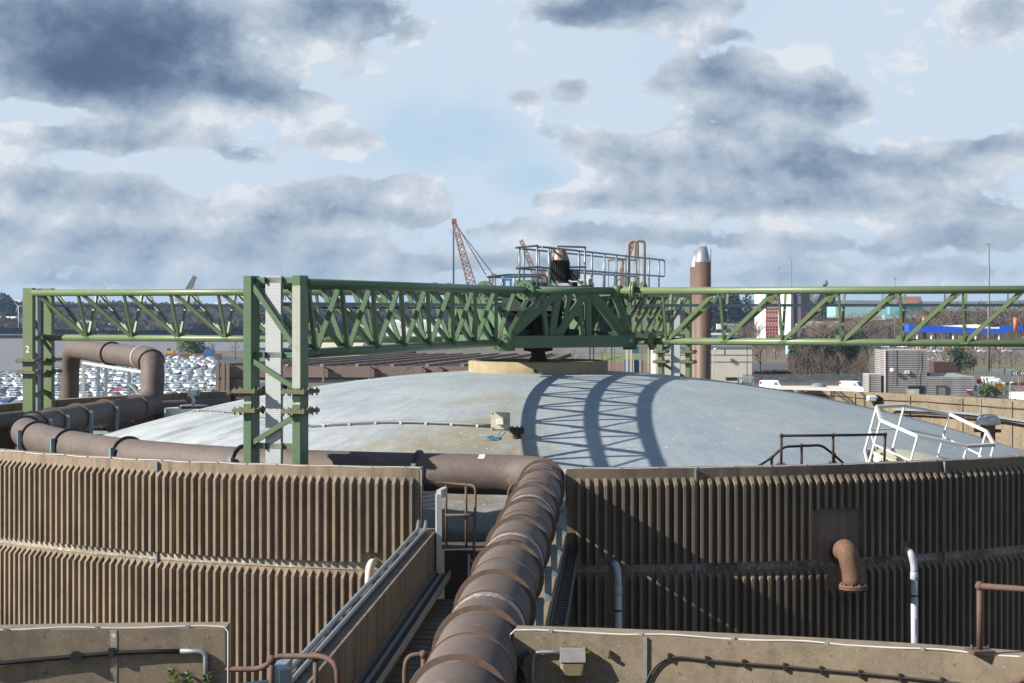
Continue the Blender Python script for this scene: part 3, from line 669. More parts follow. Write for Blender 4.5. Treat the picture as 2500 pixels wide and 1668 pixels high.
# green junction boxes and the motor on top
mb=MB(); mb.box((TC[0]-.36,TC[1]+.3,ZT+.12),(.5,.5,.42),R(-8),.02); mb.build('drive_guard',M['green'],bridge)
mb=MB(); mb.box((TC[0]+.75,TC[1]+.55,ZT+.1),(1.7,.7,.34),R(-8),.02); mb.build('drive_guard',M['green_dark'],bridge)
mo=thing('electric_motor','dark ribbed vertical motor with a rusty copper coloured cowl on top of the green bridge','motor',at(1368,700,50.3))
mc=at(1368,696,50.3)
mb=MB(); mb.box(mc+V((0,0,.0)),(.62,.55,.09),R(-8),.015); mb.build('base_plate',M['galv_pale'],mo)
mb=MB(); mb.lathe(mc+V((0,0,.04)),[(.27,0),(.27,.06),(.235,.07),(.235,.62),(.255,.63),(.255,.665)],32)
for k in range(30):
    a=2*math.pi*k/30; o=V((math.cos(a),math.sin(a),0)); mb.bar(mc+o*.25+V((0,0,.14)),mc+o*.25+V((0,0,.66)),.012,.045,up=tuple(o))
mb.build('motor_body',M['motor'],mo)
mb=MB(); mb.lathe(mc+V((0,0,.70)),[(.255,0),(.25,.04),(.165,.25),(.16,.275),(.02,.28)],32); mb.tube(arc((mc.x,mc.y),.15,0,6.2,20,mc.z+.985),.02,n=6); mb.build('motor_cowl',M['copper'],mo)
mb=MB(); mb.box(mc+V((.40,-.05,.28)),(.24,.26,.32),R(-8),.03); mb.cyl(mc+V((.24,-.04,.28)),mc+V((.3,-.05,.28)),.07); mb.build('terminal_box',M['motor'],mo)
# isolator boxes with legs beside the motor
def local_box(name,label,px,py,D,sz,mt,leg):
    t=thing(name,label,'control box',at(px,py,D)-V((0,0,leg)),None)
    mb=MB(); mb.box(at(px,py,D)+V((0,0,sz[2]/2)),sz,R(-10),.015); mb.build('housing',mt,t)
    mb=MB(); mb.box(at(px,py,D)+V((0,-sz[1]/2-.008,sz[2]*.62)),(sz[0]*.3,.02,sz[2]*.2),R(-10)); mb.build('switch',M['black'],t)
    mb=MB(); mb.cyl(at(px,py,D),at(px,py,D)-V((0,0,leg)),.02); mb.build('stand',M['galv'],t)
    return t
local_box('isolator_box','pale grey isolator box with rounded lid just right of the dark motor',1420,699,50.1,(.2,.14,.2),M['galv_pale'],.14)
local_box('control_box','white control box on a stand behind the grey isolator box',1440,697,50.9,(.16,.14,.25),M['white'],.16)
# handrails
def rail(name,label,pts_list,posts,rad,mt,group=None,cat='handrail',balls=None,base=None):
    xs=[V(p) for l in pts_list for p in l]; o=V((sum(p.x for p in xs)/len(xs),sum(p.y for p in xs)/len(xs),min(min(p.z for p in xs),min(min(a.z,b.z) for a,b in posts) if posts else 99)))
    t=thing(name,label,cat,o,group)
    for l in pts_list:
        mb=MB(); mb.tube(l,rad,n=8); mb.build('rail',mt,t)
    for a,b in posts:
        mb=MB(); mb.cyl(a,b,rad,n=8)
        if base: mb.box(V(a)+V((0,0,.012)),(base,base,.024),0.2); mb.cyl(V(a)+V((base*.35,0,0)),V(a)+V((base*.35,0,.06)),.012,n=6); mb.cyl(V(a)-V((base*.35,0,0)),V(a)+V((-base*.35,0,.06)),.012,n=6)
        if balls: mb.lathe(V(b),[(0.001,-balls),(balls*.7,-balls*.7),(balls,0),(balls*.7,balls*.7),(0.001,balls)],10)
        mb.build('post',mt,t)
    return t
gb=M['galv_blue']
# walkway along the back arm
db,nb=frame_dirs(PHI+math.pi)
zt,zm,zd=CAMZ+1.73,CAMZ+1.15,CAMZ+.62
W=lambda s,t,z: TC3+db*s+nb*t+V((0,0,z))
mb=MB(); a,b=W(-.6,0,zd-.03),W(13.0,0,zd-.03); mb.bar(a,b,.95,.05); 
wk=mb.build('walkway',M['galv_blue']); tag(wk,'narrow steel walkway deck running back along the top of the green truss','walkway')
sp=[.2+1.42*k for k in range(10)]
rail('handrail','grey tubular handrail on the near side of the walkway beyond the motor',[[W(.0,.5,zt),W(12.98,.5,zt)],[W(.0,.5,zm),W(12.98,.5,zm)],rounded([W(-.1,.5,zt-.02),W(-.35,.5,zt-.02),W(-.35,.5,zm-.02),W(-.1,.5,zm-.02)],.12)],[(W(s,.5,zd),W(s,.5,zt)) for s in sp],.03,gb,balls=.035)
rail('handrail','grey tubular handrail on the far side of the walkway, partly hidden by the motor',[[W(-1.2,-.5,zt),W(12.98,-.5,zt)],[W(-1.2,-.5,zm),W(12.98,-.5,zm)],rounded([W(12.9,-.5,zt),W(13.2,-.5,zt),W(13.2,-.5,zm),W(12.9,-.5,zm)],.12)],[(W(s-.6,-.5,zd),W(s-.6,-.5,zt)) for s in sp],.03,gb,balls=.035)
Dh=50.6
rail('handrail','short grey handrail with open ends left of the motor',[[at(1257,605,49.2),at(1313,600,50.2)],rounded([at(1313,603,50.2),at(1345,605,50.6),at(1352,607,50.8),at(1352,652,50.8),at(1340,655,50.6)],.15),[at(1257,655,49.2),at(1313,652,50.2),at(1345,655,50.6)]],
  [(at(x,700,D),at(x,y,D)) for x,y,D in ((1268,604,49.4),(1311,601,50.2),(1340,604,50.6))],.03,M['galv'],balls=.035)
rail('handrail','front bay of grey handrail directly behind the motor cowl',[[at(1358,601,50.9),at(1430,604,51.6)],[at(1362,653,50.9),at(1430,652,51.6)]],[(at(x,700,D),at(x,y,D)) for x,y,D in ((1361,601,50.9),(1428,604,51.6))],.03,M['galv'],balls=.035)
rail('handrail','low grey ladder handrail with rounded ends left of the motor, below the taller rail',[rounded([at(1187,676,48.6),at(1240,671,49.4),at(1318,671,50.2),at(1335,673,50.3),at(1337,705,50.3)],.14),rounded([at(1190,677,48.9),at(1312,675,49.9),at(1321,678,50),at(1322,705,50)],.14)],
  [(at(x,712,D),at(x,y,D)) for x,y,D in ((1193,676,48.7),(1225,673,49.2),(1256,672,49.6),(1228,676,49.0))],.03,gb)
# ---------------------------------------------------------------- the big brown pipe
PR=.40; PZ=ZR-.29
def path_frames(pts):
    L=[0]
    for a,b in zip(pts,pts[1:]): L.append(L[-1]+(b-a).length)
    return L
def along(pts,L,s):
    for i in range(len(L)-1):
        if L[i+1]>=s:
            t=(s-L[i])/(L[i+1]-L[i]); return pts[i].lerp(pts[i+1],t),(pts[i+1]-pts[i]).normalized()
    return pts[-1],(pts[-1]-pts[-2]).normalized()
def ring(mb,c,ax,r0,r1,w,n=28):
    mb.lathe(c-ax*(w/2),[(r0,0),(r1,0),(r1,w),(r0,w)],n,ax,smooth=False)
ZG=CAMZ-1.72
ctrl=[(-1.05,3.5,PZ),(.66,34.95,PZ),(-2.0,35.55,PZ),(-5.4,36.75,PZ),(-8.5,39.2,PZ),(-11.3,43.3,PZ),(-13.3,47.9,PZ),(-13.3,51.6,PZ),(-12.25,60.3,PZ),(-12.25,60.6,ZG),(-19.2,77,ZG),(-19.2,77,10)]
def smooth_path(c):
    pts=[V(c[0])]
    rad=[0,.95,1.2,2.2,2.6,3.0,2.2,2.0,1.35,1.3,1.6]
    c=[V(p) for p in c]
    for i in range(1,len(c)-1):
        a,b,d=c[i-1],c[i],c[i+1]; r=min(rad[i],(a-b).length*.49,(d-b).length*.49)
        p=b+(a-b).normalized()*r; q=b+(d-b).normalized()*r
        for k in range(9):
            t=k/8; pts.append(p*(1-t)**2+b*(2*t*(1-t))+q*t*t)
    pts.append(c[-1]); return pts
pp=smooth_path(ctrl); PL=path_frames(pp)
pipe=thing('gas_pipe','large brown pipe running from the foreground and around the left of the dome','pipe',(0,17,PZ-PR))
mb=MB(); mb.tube(pp,PR,n=32); mb.build('pipe_body',M['pipe_brown'],pipe)
sel=next(i for i,p in enumerate(pp) if p.y>33.9); S1=PL[sel]           # start of the elbow
# straight run over the bridge: tall collars with a lighter band halfway between
ys=[33.4,31.6,28.8,26.6,24.3,21.75,19.35,17.0,14.6,12.2]
def s_at_y(y): return (y-3.5)/(34.95-3.5)*((V(ctrl[1])-V(ctrl[0])).length)
for i,y in enumerate(ys):
    c,ax=along(pp,PL,s_at_y(y)); mb=MB(); ring(mb,c,ax,PR-.01,PR+.055,.03,36); 
    o=mb.build('pipe_collar',M['pipe_ring'],pipe)
    if i<len(ys)-1:
        ym=(y+ys[i+1])/2; c2,ax=along(pp,PL,s_at_y(ym)); mb=MB(); ring(mb,c2,ax,PR-.01,PR+.012,.03,36); mb.build('clamp_wire',M['band_copper'] if i%2 else M['pipe_ring'],pipe)
        if i%2==0:
            mb=MB(); mb.lathe(c2-ax*.2,[(PR+.002,-.13),(PR+.004,-.1),(PR+.004,.06),(PR+.002,.1)],30,ax,a0=R(20) if False else 0,a1=None); mb.build('worn_band',M['pipe_worn'],pipe)
for s,kind in [(S1+1.35,0)]+[(S1+1.9+.1+d,1) for d in (1.25,5.3,9.1,12.4,15.6,18.0,20.1,22.0,24.2,26.6,29.6,32.7)]:
    if kind==0: continue
    c,ax=along(pp,PL,s); mb=MB(); ring(mb,c,ax,PR-.01,PR+.06,.045,36)
    mb.build('pipe_collar',M['ring_dark'] if s<S1+24 else M['pipe_ring'],pipe)
    # strap upright on the outer side of each saddle
    out=V((c.x-TC[0],c.y-TC[1],0)).normalized()
    if s<S1+31:
        side=out if s<S1+19 else -out
        q=c+side*(PR+.07)
        mb=MB(); mb.box(q+V((0,0,-.27)),(.09,.09,1.0),math.atan2(ax.y,ax.x)); mb.box(c+V((0,0,-PR-.2)),(.95,.12,.1),math.atan2(side.y,side.x)); mb.build('saddle_post',M['galv_blue'],pipe)
# gooseneck collar, white band and the label plate
g0=next(PL[i] for i,p in enumerate(pp) if p.z>ZG-.01 and p.y>61)
c,ax=along(pp,PL,g0+7.0); mb=MB(); ring(mb,c,ax,PR-.01,PR+.07,.1,36); mb.build('pipe_collar',M['ring_dark'],pipe)
c,ax=along(pp,PL,g0+1.2); mb=MB(); ring(mb,c,ax,PR-.01,PR+.02,.12,36); mb.build('clamp_band',M['white'],pipe)
c,ax=along(pp,PL,S1+1.95); e1=ax; up=V((0,-.42,.9)).normalized(); mb=MB(); q=c+up*(PR+.006); tv=up.cross(e1).normalized()
mb.add([q-e1*.06-tv*.08,q+e1*.06-tv*.08,q+e1*.06+tv*.08,q-e1*.06+tv*.08],[(0,1,2,3)]); mb.build('label_plate',M['sign_white'],pipe)
# steel goalpost carrying the gooseneck over the rim
gp=thing('pipe_support','slim grey steel goalpost carrying the raised bend of the brown pipe over the tank rim','support frame',at(260,1000,66)-V((0,0,.5)))
G0,G1=V((-17.3,71.6,0)),V((-12.75,61.2,0)); zt_=ZG-PR-.06
mb=MB(); mb.bar(G0+V((0,0,zt_)),G1+V((0,0,zt_)),.1,.1); mb.build('top_beam',M['galv_pale'],gp)
for f in (0.0,.28,.42,.8):
    q=G0.lerp(G1,f); mb=MB(); mb.bar(q+V((0,0,ZR-1.2 if f>0 else ZR-1.6)),q+V((0,0,zt_-.05)),.12 if f in(0,) else .1,.1); mb.build('upright',M['galv_blue'] if f else M['galv_pale'],gp)
mb=MB(); q=G0.lerp(G1,.8); mb.bar(q+V((0,0,zt_-.5)),G1+V((.25,-.4,ZR-.2)),.07); mb.build('brace',M['galv_blue'],gp)
# smaller pipe hugging the wall inside the rim
sp_=[pol(TC,16.85,R(-178)+R(130)*i/60,ZR-.47) for i in range(61)]+[pol(TC,16.8,R(-47),ZR-.62),pol(TC,16.75,R(-44.5),ZR-1.0),pol(TC,16.75,R(-43.5),ZR-1.6)]
for i,p in enumerate(sp_):
    a=math.degrees(math.atan2(p.x-TC[0],TC[1]-p.y))
    if -75<a<-46: p.z+=.10*(1-abs(a+60)/15)
mb=MB(); mb.tube(sp_,.27,n=18); tag(mb.build('ring_pipe',M['pipe_brown']),'thinner brown pipe hugging the inside of the tank rim at the left edge','pipe')

# ---------------------------------------------------------------- footbridge between the tanks
def LX(y): return -1.42-.65*(32.5-y)/10.6
def RX(y): return 1.02-.93*(33.-y)/15.6
bridge2=thing('footbridge','sunken concrete footbridge with low parapets linking the two tanks under the brown pipe','footbridge',(-.7,25,ZR-2.6))
def slab(name,fx0,fx1,y0,y1,z0,z1,mt,parent):
    mb=MB(); mb.hexa([V((fx0(y0),y0,z0)),V((fx1(y0),y0,z0)),V((fx1(y1),y1,z0)),V((fx0(y1),y1,z0)),V((fx0(y0),y0,z1)),V((fx1(y0),y0,z1)),V((fx1(y1),y1,z1)),V((fx0(y1),y1,z1))]); return mb.build(name,mt,parent)
Y0,Y1=17.2,33.0
slab('deck',lambda y:LX(y),lambda y:RX(y)-.3,Y0,Y1,ZR-2.75,ZR-2.4,M['sludge_floor'],bridge2)
slab('parapet',lambda y:LX(y)-.34,LX,Y0,Y1+.12,ZR-3.3,ZR-1.1,M['concrete_stain_shade'],bridge2)
slab('parapet',lambda y:RX(y)-.30,RX,Y0,Y1+.1,ZR-3.3,ZR-1.1,M['tan_lit'],bridge2)
slab('trough',lambda y:LX(y)+.004,lambda y:LX(y)+.3,Y0+.2,Y1-.3,ZR-1.93,ZR-1.88,M['concrete_dark'],bridge2)
mb=MB(); mb.bar((LX(Y0)+.30,Y0+.2,ZR-1.84),(LX(32.4)+.30,32.4,ZR-1.84),.012,.13); mb.bar((LX(Y0)+.02,Y0+.2,ZR-1.84),(LX(32.4)+.02,32.4,ZR-1.84),.012,.13); mb.build('cable_tray',M['galv'],bridge2)
mb=MB(); mb.bar((LX(Y0)+.13,Y0+.2,ZR-1.86),(LX(32.4)+.13,32.4,ZR-1.86),.06,.04); mb.build('cable_run',M['lamp_grey'],bridge2)
# conduits along the left parapet
for off,rr,dz in ((-.17,.032,.05),(-.30,.036,.055)):
    mb=MB(); pts=[V((LX(y)+off,y,ZR-1.1+dz)) for y in (17.4,20,24,28,32.4)]; mb.tube(pts+[V((LX(32.4)+off,32.9,ZR-1.0+dz))],rr,n=9)
    o=mb.build('conduit',M['galv']); tag(o,'galvanised conduit along the %s edge of the left footbridge parapet'%('inner' if off>-.2 else 'outer'),'conduit','conduits on the footbridge parapet')
    for k in range(11):
        mb=MB(); y=18+1.4*k; mb.box((LX(y)+off,y,ZR-1.1+dz*.5),(rr*2.5,.03,dz*1.75),0); mb.build('clip',M['galv'],o)
mb=MB(); mb.tube([V((LX(y)-.235+.025*math.sin(y*3),y,ZR-1.07+.015*math.sin(y*5))) for y in [17.5+.25*k for k in range(60)]],.014,n=5); tag(mb.build('loose_cable',M['cable']),'thin dark cable lying between the two conduits on the parapet','cable')
# riser tray at the end of the parapet
mb=MB(); x=gx(1071,32.6); mb.box((x,32.6,(hz(1206,32.6)+hz(1395,32.6))/2),(.10,.16,hz(1206,32.6)-hz(1395,32.6)),.15); mb.bar((x,32.6,hz(1208,32.6)),(x+.10,33.0,hz(1205,32.6)),.09,.16)
tag(mb.build('cable_riser',M['galv_pale']),'pale galvanised cable riser standing at the far end of the left parapet','cable tray')
for (p0,p1,wd,mt_,lab) in (((1022,1225),(1066,1218),.42,M['galv_pale'],'perforated pale grey guard panel between the left ribbed wall and the riser'),):
    mb=MB(); D=33.6; a,b=at(*p0,D),at(*p1,D); mb.box((a+b)/2,((b-a).length,.02,.34),0); o=mb.build('perforated_panel',mt_); tag(o,lab,'panel')
    mb=MB()
    for i in range(7):
        for j in range(4): q=a.lerp(b,(i+.5)/7)+V((0,-.013,-.12+.08*j)); mb.box(q,(.02,.006,.03))
    mb.build('slot',M['black'],o)
# brackets holding the pipe on the right parapet
for k,y in enumerate((32.2,29.6,27.2,24.9,22.2)):
    x=RX(y)-.08; cx=along(pp,PL,s_at_y(y))[0].x
    t=thing('pipe_bracket','blue grey steel bracket under the brown pipe, '+('farthest of the five','second farthest of the five','middle one of the five','second nearest of the five','nearest of the five')[k],'bracket',(x,y,ZR-1.1),'brackets under the brown pipe')
    mb=MB(); mb.box((x+.05,y,ZR-.86),(.10,.10,.48)); mb.build('post',M['galv_blue'],t)
    mb=MB(); mb.box(((x+.1+cx)/2,y,ZR-.655),(x+.12-cx,.14,.03)); mb.box(((x+.1+cx)/2,y+.07,ZR-.68),(x+.12-cx,.012,.08)); mb.build('arm',M['galv_blue'],t)
    mb=MB(); mb.lathe((cx,y,PZ),[(PR+.012,-.06),(PR+.012,.06)],14,(0.03,1,0),a0=R(180),a1=R(300)); mb.build('saddle',M['pipe_ring'],t)
mb=MB()                                  # grating beside the parapet
for k in range(60):
    y=22+.18*k; mb.bar((RX(y)+.06,y,ZR-1.36),(RX(y)+.22,y+.06,ZR-1.36),.05,.02)
mb.bar((RX(22)+.03,22,ZR-1.36),(RX(32.7)+.03,32.7,ZR-1.36),.03,.08); mb.bar((RX(22)+.24,22,ZR-1.36),(RX(32.7)+.24,32.7,ZR-1.36),.03,.08)
tag(mb.build('floor_grating',M['ring_dark']),'narrow dark steel grating running beside the right parapet','grating')
# steps up to the rim
st=thing('access_steps','short steel steps with pale treads from the footbridge up to the dome walkway','steps',at(1185,1420,32.6))
for k in range(3):
    mb=MB(); mb.box((gx(1188,32.7),32.45+.2*k,ZR-2.15+.24*k),(.62,.24,.03)); mb.build('tread',M['tan_lit'] if k==2 else M['galv'],st)
for sx in (-.33,.33):
    mb=MB(); mb.bar((gx(1188,32.7)+sx,32.3,ZR-2.4),(gx(1188,32.7)+sx,33.0,ZR-1.6),.04,.12); mb.build('stringer',M['galv'],st)
# handrails at the gap
zb=ZR-1.53
Dg=33.5
rail('handrail','rusty tubular handrail with a bent end left of the gap below the horizontal brown pipe',[rounded([at(1026,1177,33.4),at(1092,1180,33.4),at(1140,1184,33.2),at(1161,1186,33.0),at(1160,1262,32.9),at(1157,1300,32.8),at(1157,1400,32.8)],.18),[at(1088,1258,33.3),at(1160,1257,33.0)]],
     [(at(1138,1335,33.2),at(1138,1183,33.2)),(at(1089,1335,33.4),at(1089,1180,33.4))],.025,M['rust'],balls=.04)
rail('handrail','rusty bent handrail tucked against the left side of the big pipe bend',[rounded([at(1241,1320,33),at(1241,1200,33),at(1250,1184,33),at(1290,1181,33.2)],.16)],[(at(1270,1300,33.1),at(1270,1183,33.1))],.025,M['rust'],balls=.045)
rail('handrail','bent rusty handrail at the bottom edge left of the brown pipe',[rounded([at(990,1720,17),at(988,1640,17),at(994,1602,17),at(1034,1597,17),at(1050,1600,17.1)],.13)],[(at(1034,1700,17),at(1034,1598,17))],.026,M['rust'],balls=.045)
# bottom left: rail bolted to the near wall
hr=rail('handrail','rusty handrail bolted to the end of the left foreground wall by a round plate',[rounded([at(536,1603,17.05),at(512,1628,16.8),at(530,1634,16.7),at(630,1634,16.6),at(655,1622,16.5),at(670,1606,16.5),at(690,1602,16.5),at(790,1602,16.3),at(822,1622,16.2),at(828,1720,16.2)],.12)],[(at(663,1720,16.5),at(663,1612,16.5)),(at(771,1720,16.4),at(771,1602,16.4))],.027,M['rust'],balls=.05)
mb=MB(); q=at(536,1608,17.1); mb.cyl(q+V((0,.02,0)),q+V((0,-.02,0)),.075,n=20); mb.build('wall_plate',M['rust'],hr)
# handrails on the far right rim
t=rail('handrail','straight brown handrail with ball joints on top of the dark ribbed wall',[[at(1908,1064,34.2),at(2034,1063,34.9),at(2161,1061,35.7)]],[(at(1907,1136,34.2),at(1908,1064,34.2)),(at(2034,1133,34.9),at(2034,1063,34.9)),(at(2159,1129,35.7),at(2161,1061,35.7))],.027,M['rust_dark'],balls=.045,base=.16)
rail('handrail','lower bent brown handrail just inside the rim behind the straight one',[rounded([at(1800,1170,34.9),at(1884,1118,35.2),at(1912,1091,35.3),at(1957,1089,35.5),at(2006,1087,35.8),at(2040,1114,36),at(2090,1160,36.2)],.14)],[(at(1884,1160,35.2),at(1884,1118,35.2)),(at(1957,1155,35.5),at(1957,1088,35.5)),(at(2036,1150,36),at(2036,1110,36))],.027,M['rust_dark'],balls=.045)
# bottom right: rail on the near wall
rail('handrail','weathered handrail standing on the right foreground wall at the edge of the view',[[at(2392,1431,15.4),at(2560,1443,14.8)],[at(2440,1690,13.6),at(2560,1625,13.3)]],[(at(2392,1592,15.4),at(2392,1431,15.4)),(at(2560,1605,14.8),at(2560,1443,14.8))],.027,M['rust'],balls=.045,base=.2)

# ---------------------------------------------------------------- fittings on the ribbed wall
def wallpt(px,py,off=0.0):
    a=theta_at(px); p=pol(TC,RO+off,a,0); return V((p.x,p.y,hz(py,p.y)))
def downpipe(label,px,ytop,px2,ybot,r,mt,lean):
    t=thing('downpipe',label,'downpipe',wallpt(px2,ybot,.25))
    a0=wallpt(px-lean,ytop+8,.0); o=V((0,-.28,0))
    b=wallpt(px2,ytop+ (20),.0)+o
    pts=rounded([a0+V((0,.05,.02)),a0+V((.08*(1 if lean>0 else -1),-.22,.05)),b+V((0,0,-.12)),b+V((0,0,-.3))],.14)
    mb=MB(); mb.tube(pts,r*1.02,n=14); mb.build('elbow',mt,t)
    bot=wallpt(px2+ (px2-px)*.2,ybot,0)+o
    mb=MB(); mb.cyl(b+V((0,0,-.26)),bot,r,n=16); mb.build('tube',mt,t)
    mb=MB(); mb.lathe(b+V((0,0,-.42)),[(r,0),(r*1.12,.01),(r*1.12,.16),(r,.17)],16); mb.build('coupling',mt,t)
    mb=MB(); mb.lathe(b+V((0,0,-.72)),[(r,0),(r*1.1,0),(r*1.1,.03),(r,.03)],16); mb.build('clip',M['black'],t)
    return t
downpipe('white plastic downpipe bending out of the dark right hand wall, the longest of the three',2213,1340,2224,1760,.07,M['pvc'],6)
downpipe('blue grey plastic downpipe in the shadow of the big pipe on the right hand wall',1497,1372,1507,1800,.068,M['pvc'],4)
downpipe('short weathered grey downpipe elbow on the left wall half hidden by the parapet conduits',913,1368,903,1800,.07,M['stucco'],-4)
ov=thing('overflow_elbow','thick rust brown pipe elbow with a bolted flange jutting from the dark ribbed wall','pipe',wallpt(2070,1440,.4))
a=wallpt(2056,1350,-.1); pts=[]
c0=a+V((0,.1,0)); pts=rounded([c0,wallpt(2038,1340,.46),wallpt(2050,1395,.50),wallpt(2052,1432,.50)],.36,10)
mb=MB(); mb.tube(pts,.2,n=24); mb.build('elbow',M['rust_red'],ov)
q=pts[-1]; mb=MB(); mb.lathe(q,[(.05,-.05),(.27,-.05),(.27,-.015),(.19,-.015),(.27,-.012),(.27,.03),(.19,.035)],28)
for k in range(10):
    a_=2*math.pi*k/10; o=V((math.cos(a_)*.235,math.sin(a_)*.235,0)); mb.cyl(q+o+V((0,0,-.085)),q+o+V((0,0,.065)),.02,n=6)
mb.build('flange',M['rust_red'],ov)
mb=MB(); p=wallpt(2050,1350,.012); mb.lathe(p,[(.23,0),(.21,.03),(.19,.03)],24,pol((0,0),1,theta_at(2050),0)); mb.build('wall_collar',M['concrete_dark'],ov)
# thin white cable along each rim edge
def rim_cable(label,c,r,a0,a1,z,rad,clipn,tail=None):
    pts=[pol(c,r+.012*math.sin(i*1.7),a0+(a1-a0)*i/90,z+.008*math.sin(i*.9)) for i in range(91)]
    if tail: pts=[V(p) for p in tail]+pts
    mb=MB(); mb.tube(pts,rad,n=6); o=mb.build('rim_cable',M['cable_white']); tag(o,label,'cable','white cables clipped along the concrete rims')
    for i in range(clipn):
        mb=MB(); a=a0+(a1-a0)*(i+.4)/clipn; mb.box(pol(c,r,a,z),(.035,.04,.035),a); mb.build('clip',M['lamp_grey'],o)
e=pol(TC,RO-.03,GA0,0); 
rim_cable('thin white cable along the top edge of the left ribbed wall',TC,RO-.03,GA0-.001,R(-62),ZR+.012,.010,26,[(e.x+.03,e.y-.03,ZR-1.4),(e.x+.03,e.y-.03,ZR-.03)])
e=pol(TC,RO-.03,GA1,0)
rim_cable('thin white cable along the top edge of the right ribbed wall',TC,RO-.03,GA1+.001,R(62),ZR+.012,.010,26,[(e.x-.03,e.y-.03,ZR-1.0),(e.x-.03,e.y-.03,ZR-.03)])
e=pol(NC,RI+.02,aL,0)
rim_cable('thin white cable along the top edge of the left foreground wall',NC,RI+.02,aL+.001,aL+R(50),ZR+.010,.009,18,[(e.x+.03,e.y-.03,ZR-1.2),(e.x+.03,e.y-.03,ZR-.03)])
e=pol(NC,RI+.02,aR,0)
rim_cable('thin white cable along the top edge of the right foreground wall',NC,RI+.02,aR-.001,aR-R(50),ZR+.010,.009,18,[(e.x-.03,e.y-.03,ZR-1.2),(e.x-.03,e.y-.03,ZR-.03)])
# on the near walls
def nwall(px,py,off=0.0):
    a=theta_at(px,NC,RI-off,True); p=pol(NC,RI-off,a,0); return V((p.x,p.y,hz(py,p.y)))
bl=thing('bulkhead_light','grey bulkhead lamp with a frosted yellowed lens on the right foreground wall','wall lamp',nwall(1398,1652,.1))
c=nwall(1398,1610,.09)
mb=MB(); mb.hexa([c+V((-.115,-.09,-.01)),c+V((.115,-.09,-.01)),c+V((.115,.095,-.01)),c+V((-.115,.095,-.01)),c+V((-.115,-.05,.10)),c+V((.115,-.05,.10)),c+V((.115,.095,.10)),c+V((-.115,.095,.10))])
mb.box(c+V((0,.02,-.02)),(.235,.16,.025),0,.008); mb.build('hood',M['lamp_grey'],bl)
mb=MB(); mb.hexa([c+V((-.075,-.05,-.14)),c+V((.075,-.05,-.14)),c+V((.085,.07,-.14)),c+V((-.085,.07,-.14)),c+V((-.095,-.085,-.03)),c+V((.095,-.085,-.03)),c+V((.1,.07,-.03)),c+V((-.1,.07,-.03))]); mb.build('lens',M['glass_lamp'],bl)
mb=MB(); mb.box(c+V((0,.07,-.03)),(.22,.05,.26),0,.01); mb.build('back_plate',M['lamp_grey'],bl)
mb=MB(); mb.cyl(c+V((.11,.02,.06)),c+V((.16,.02,.06)),.018,n=8); mb.build('gland',M['chev_yellow'],bl)
mb=MB(); mb.tube(rounded([nwall(1370,1592,.04),nwall(1330,1592,.04),nwall(1304,1594,.04),nwall(1300,1620,.04),nwall(1299,1700,.04)],.07),.018,n=8); tag(mb.build('conduit',M['galv']),'bent galvanised conduit feeding the bulkhead lamp on the right foreground wall','conduit')
mb=MB(); mb.tube(rounded([nwall(1290,1592,.03),nwall(1275,1600,.06),nwall(1268,1640,.05),nwall(1270,1700,.05)],.06),.022,n=7); mb.tube(rounded([nwall(1284,1594,.05),nwall(1262,1612,.08),nwall(1280,1650,.06),nwall(1284,1700,.05)],.06),.016,n=7); tag(mb.build('cable_bundle',M['black']),'black cables and clamp at the left end of the right foreground wall','cable')
mb=MB(); mb.box(nwall(1489,1598,.025),(.025,.05,.07),0,.006); mb.box(nwall(1490,1605,.045),(.04,.04,.02)); tag(mb.build('wall_anchor',M['rust_dark']),'small rusty anchor on the right foreground wall right of the lamp','anchor')
cpts=[nwall(x,y,.022) for x,y in ((1572,1690),(1580,1660),(1590,1640),(1608,1618),(1632,1606),(1660,1604),(1720,1612),(1800,1619),(1900,1626),(2010,1636),(2120,1646),(2240,1658),(2330,1668),(2460,1684))]
mb=MB(); mb.tube(rounded(cpts,.1),.012,n=7); o=mb.build('wall_cable',M['cable']); tag(o,'dark brown cable curving along the face of the right foreground wall','cable')
for x,y in ((1634,1604),(1725,1611),(1816,1619),(1916,1628),(2005,1636),(2100,1645),(2198,1654),(2300,1664)): mb=MB(); mb.box(nwall(x,y,.02),(.03,.04,.065)); mb.build('clip',M['cable'],o)
cpts=[nwall(x,y,.03) for x,y in ((-60,1628),(0,1620),(80,1612),(170,1604),(270,1595),(360,1591),(440,1590))]
mb=MB(); mb.tube(cpts,.022,n=8); o=mb.build('wall_conduit',M['black']); tag(o,'black cable conduit with round junction across the left foreground wall','conduit')
mb=MB(); mb.cyl(nwall(186,1604,.0),nwall(186,1604,.07),.055,n=18); mb.build('junction_box',M['black'],o)
mb=MB(); mb.box(nwall(272,1594,.03),(.05,.05,.09)); mb.build('clip',M['black'],o)
mb=MB(); mb.tube(rounded([nwall(440,1590,.03),nwall(490,1591,.03),nwall(502,1598,.03),nwall(503,1700,.03)],.06),.024,n=8); tag(mb.build('conduit',M['galv']),'bent galvanised conduit end at the right of the left foreground wall','conduit')
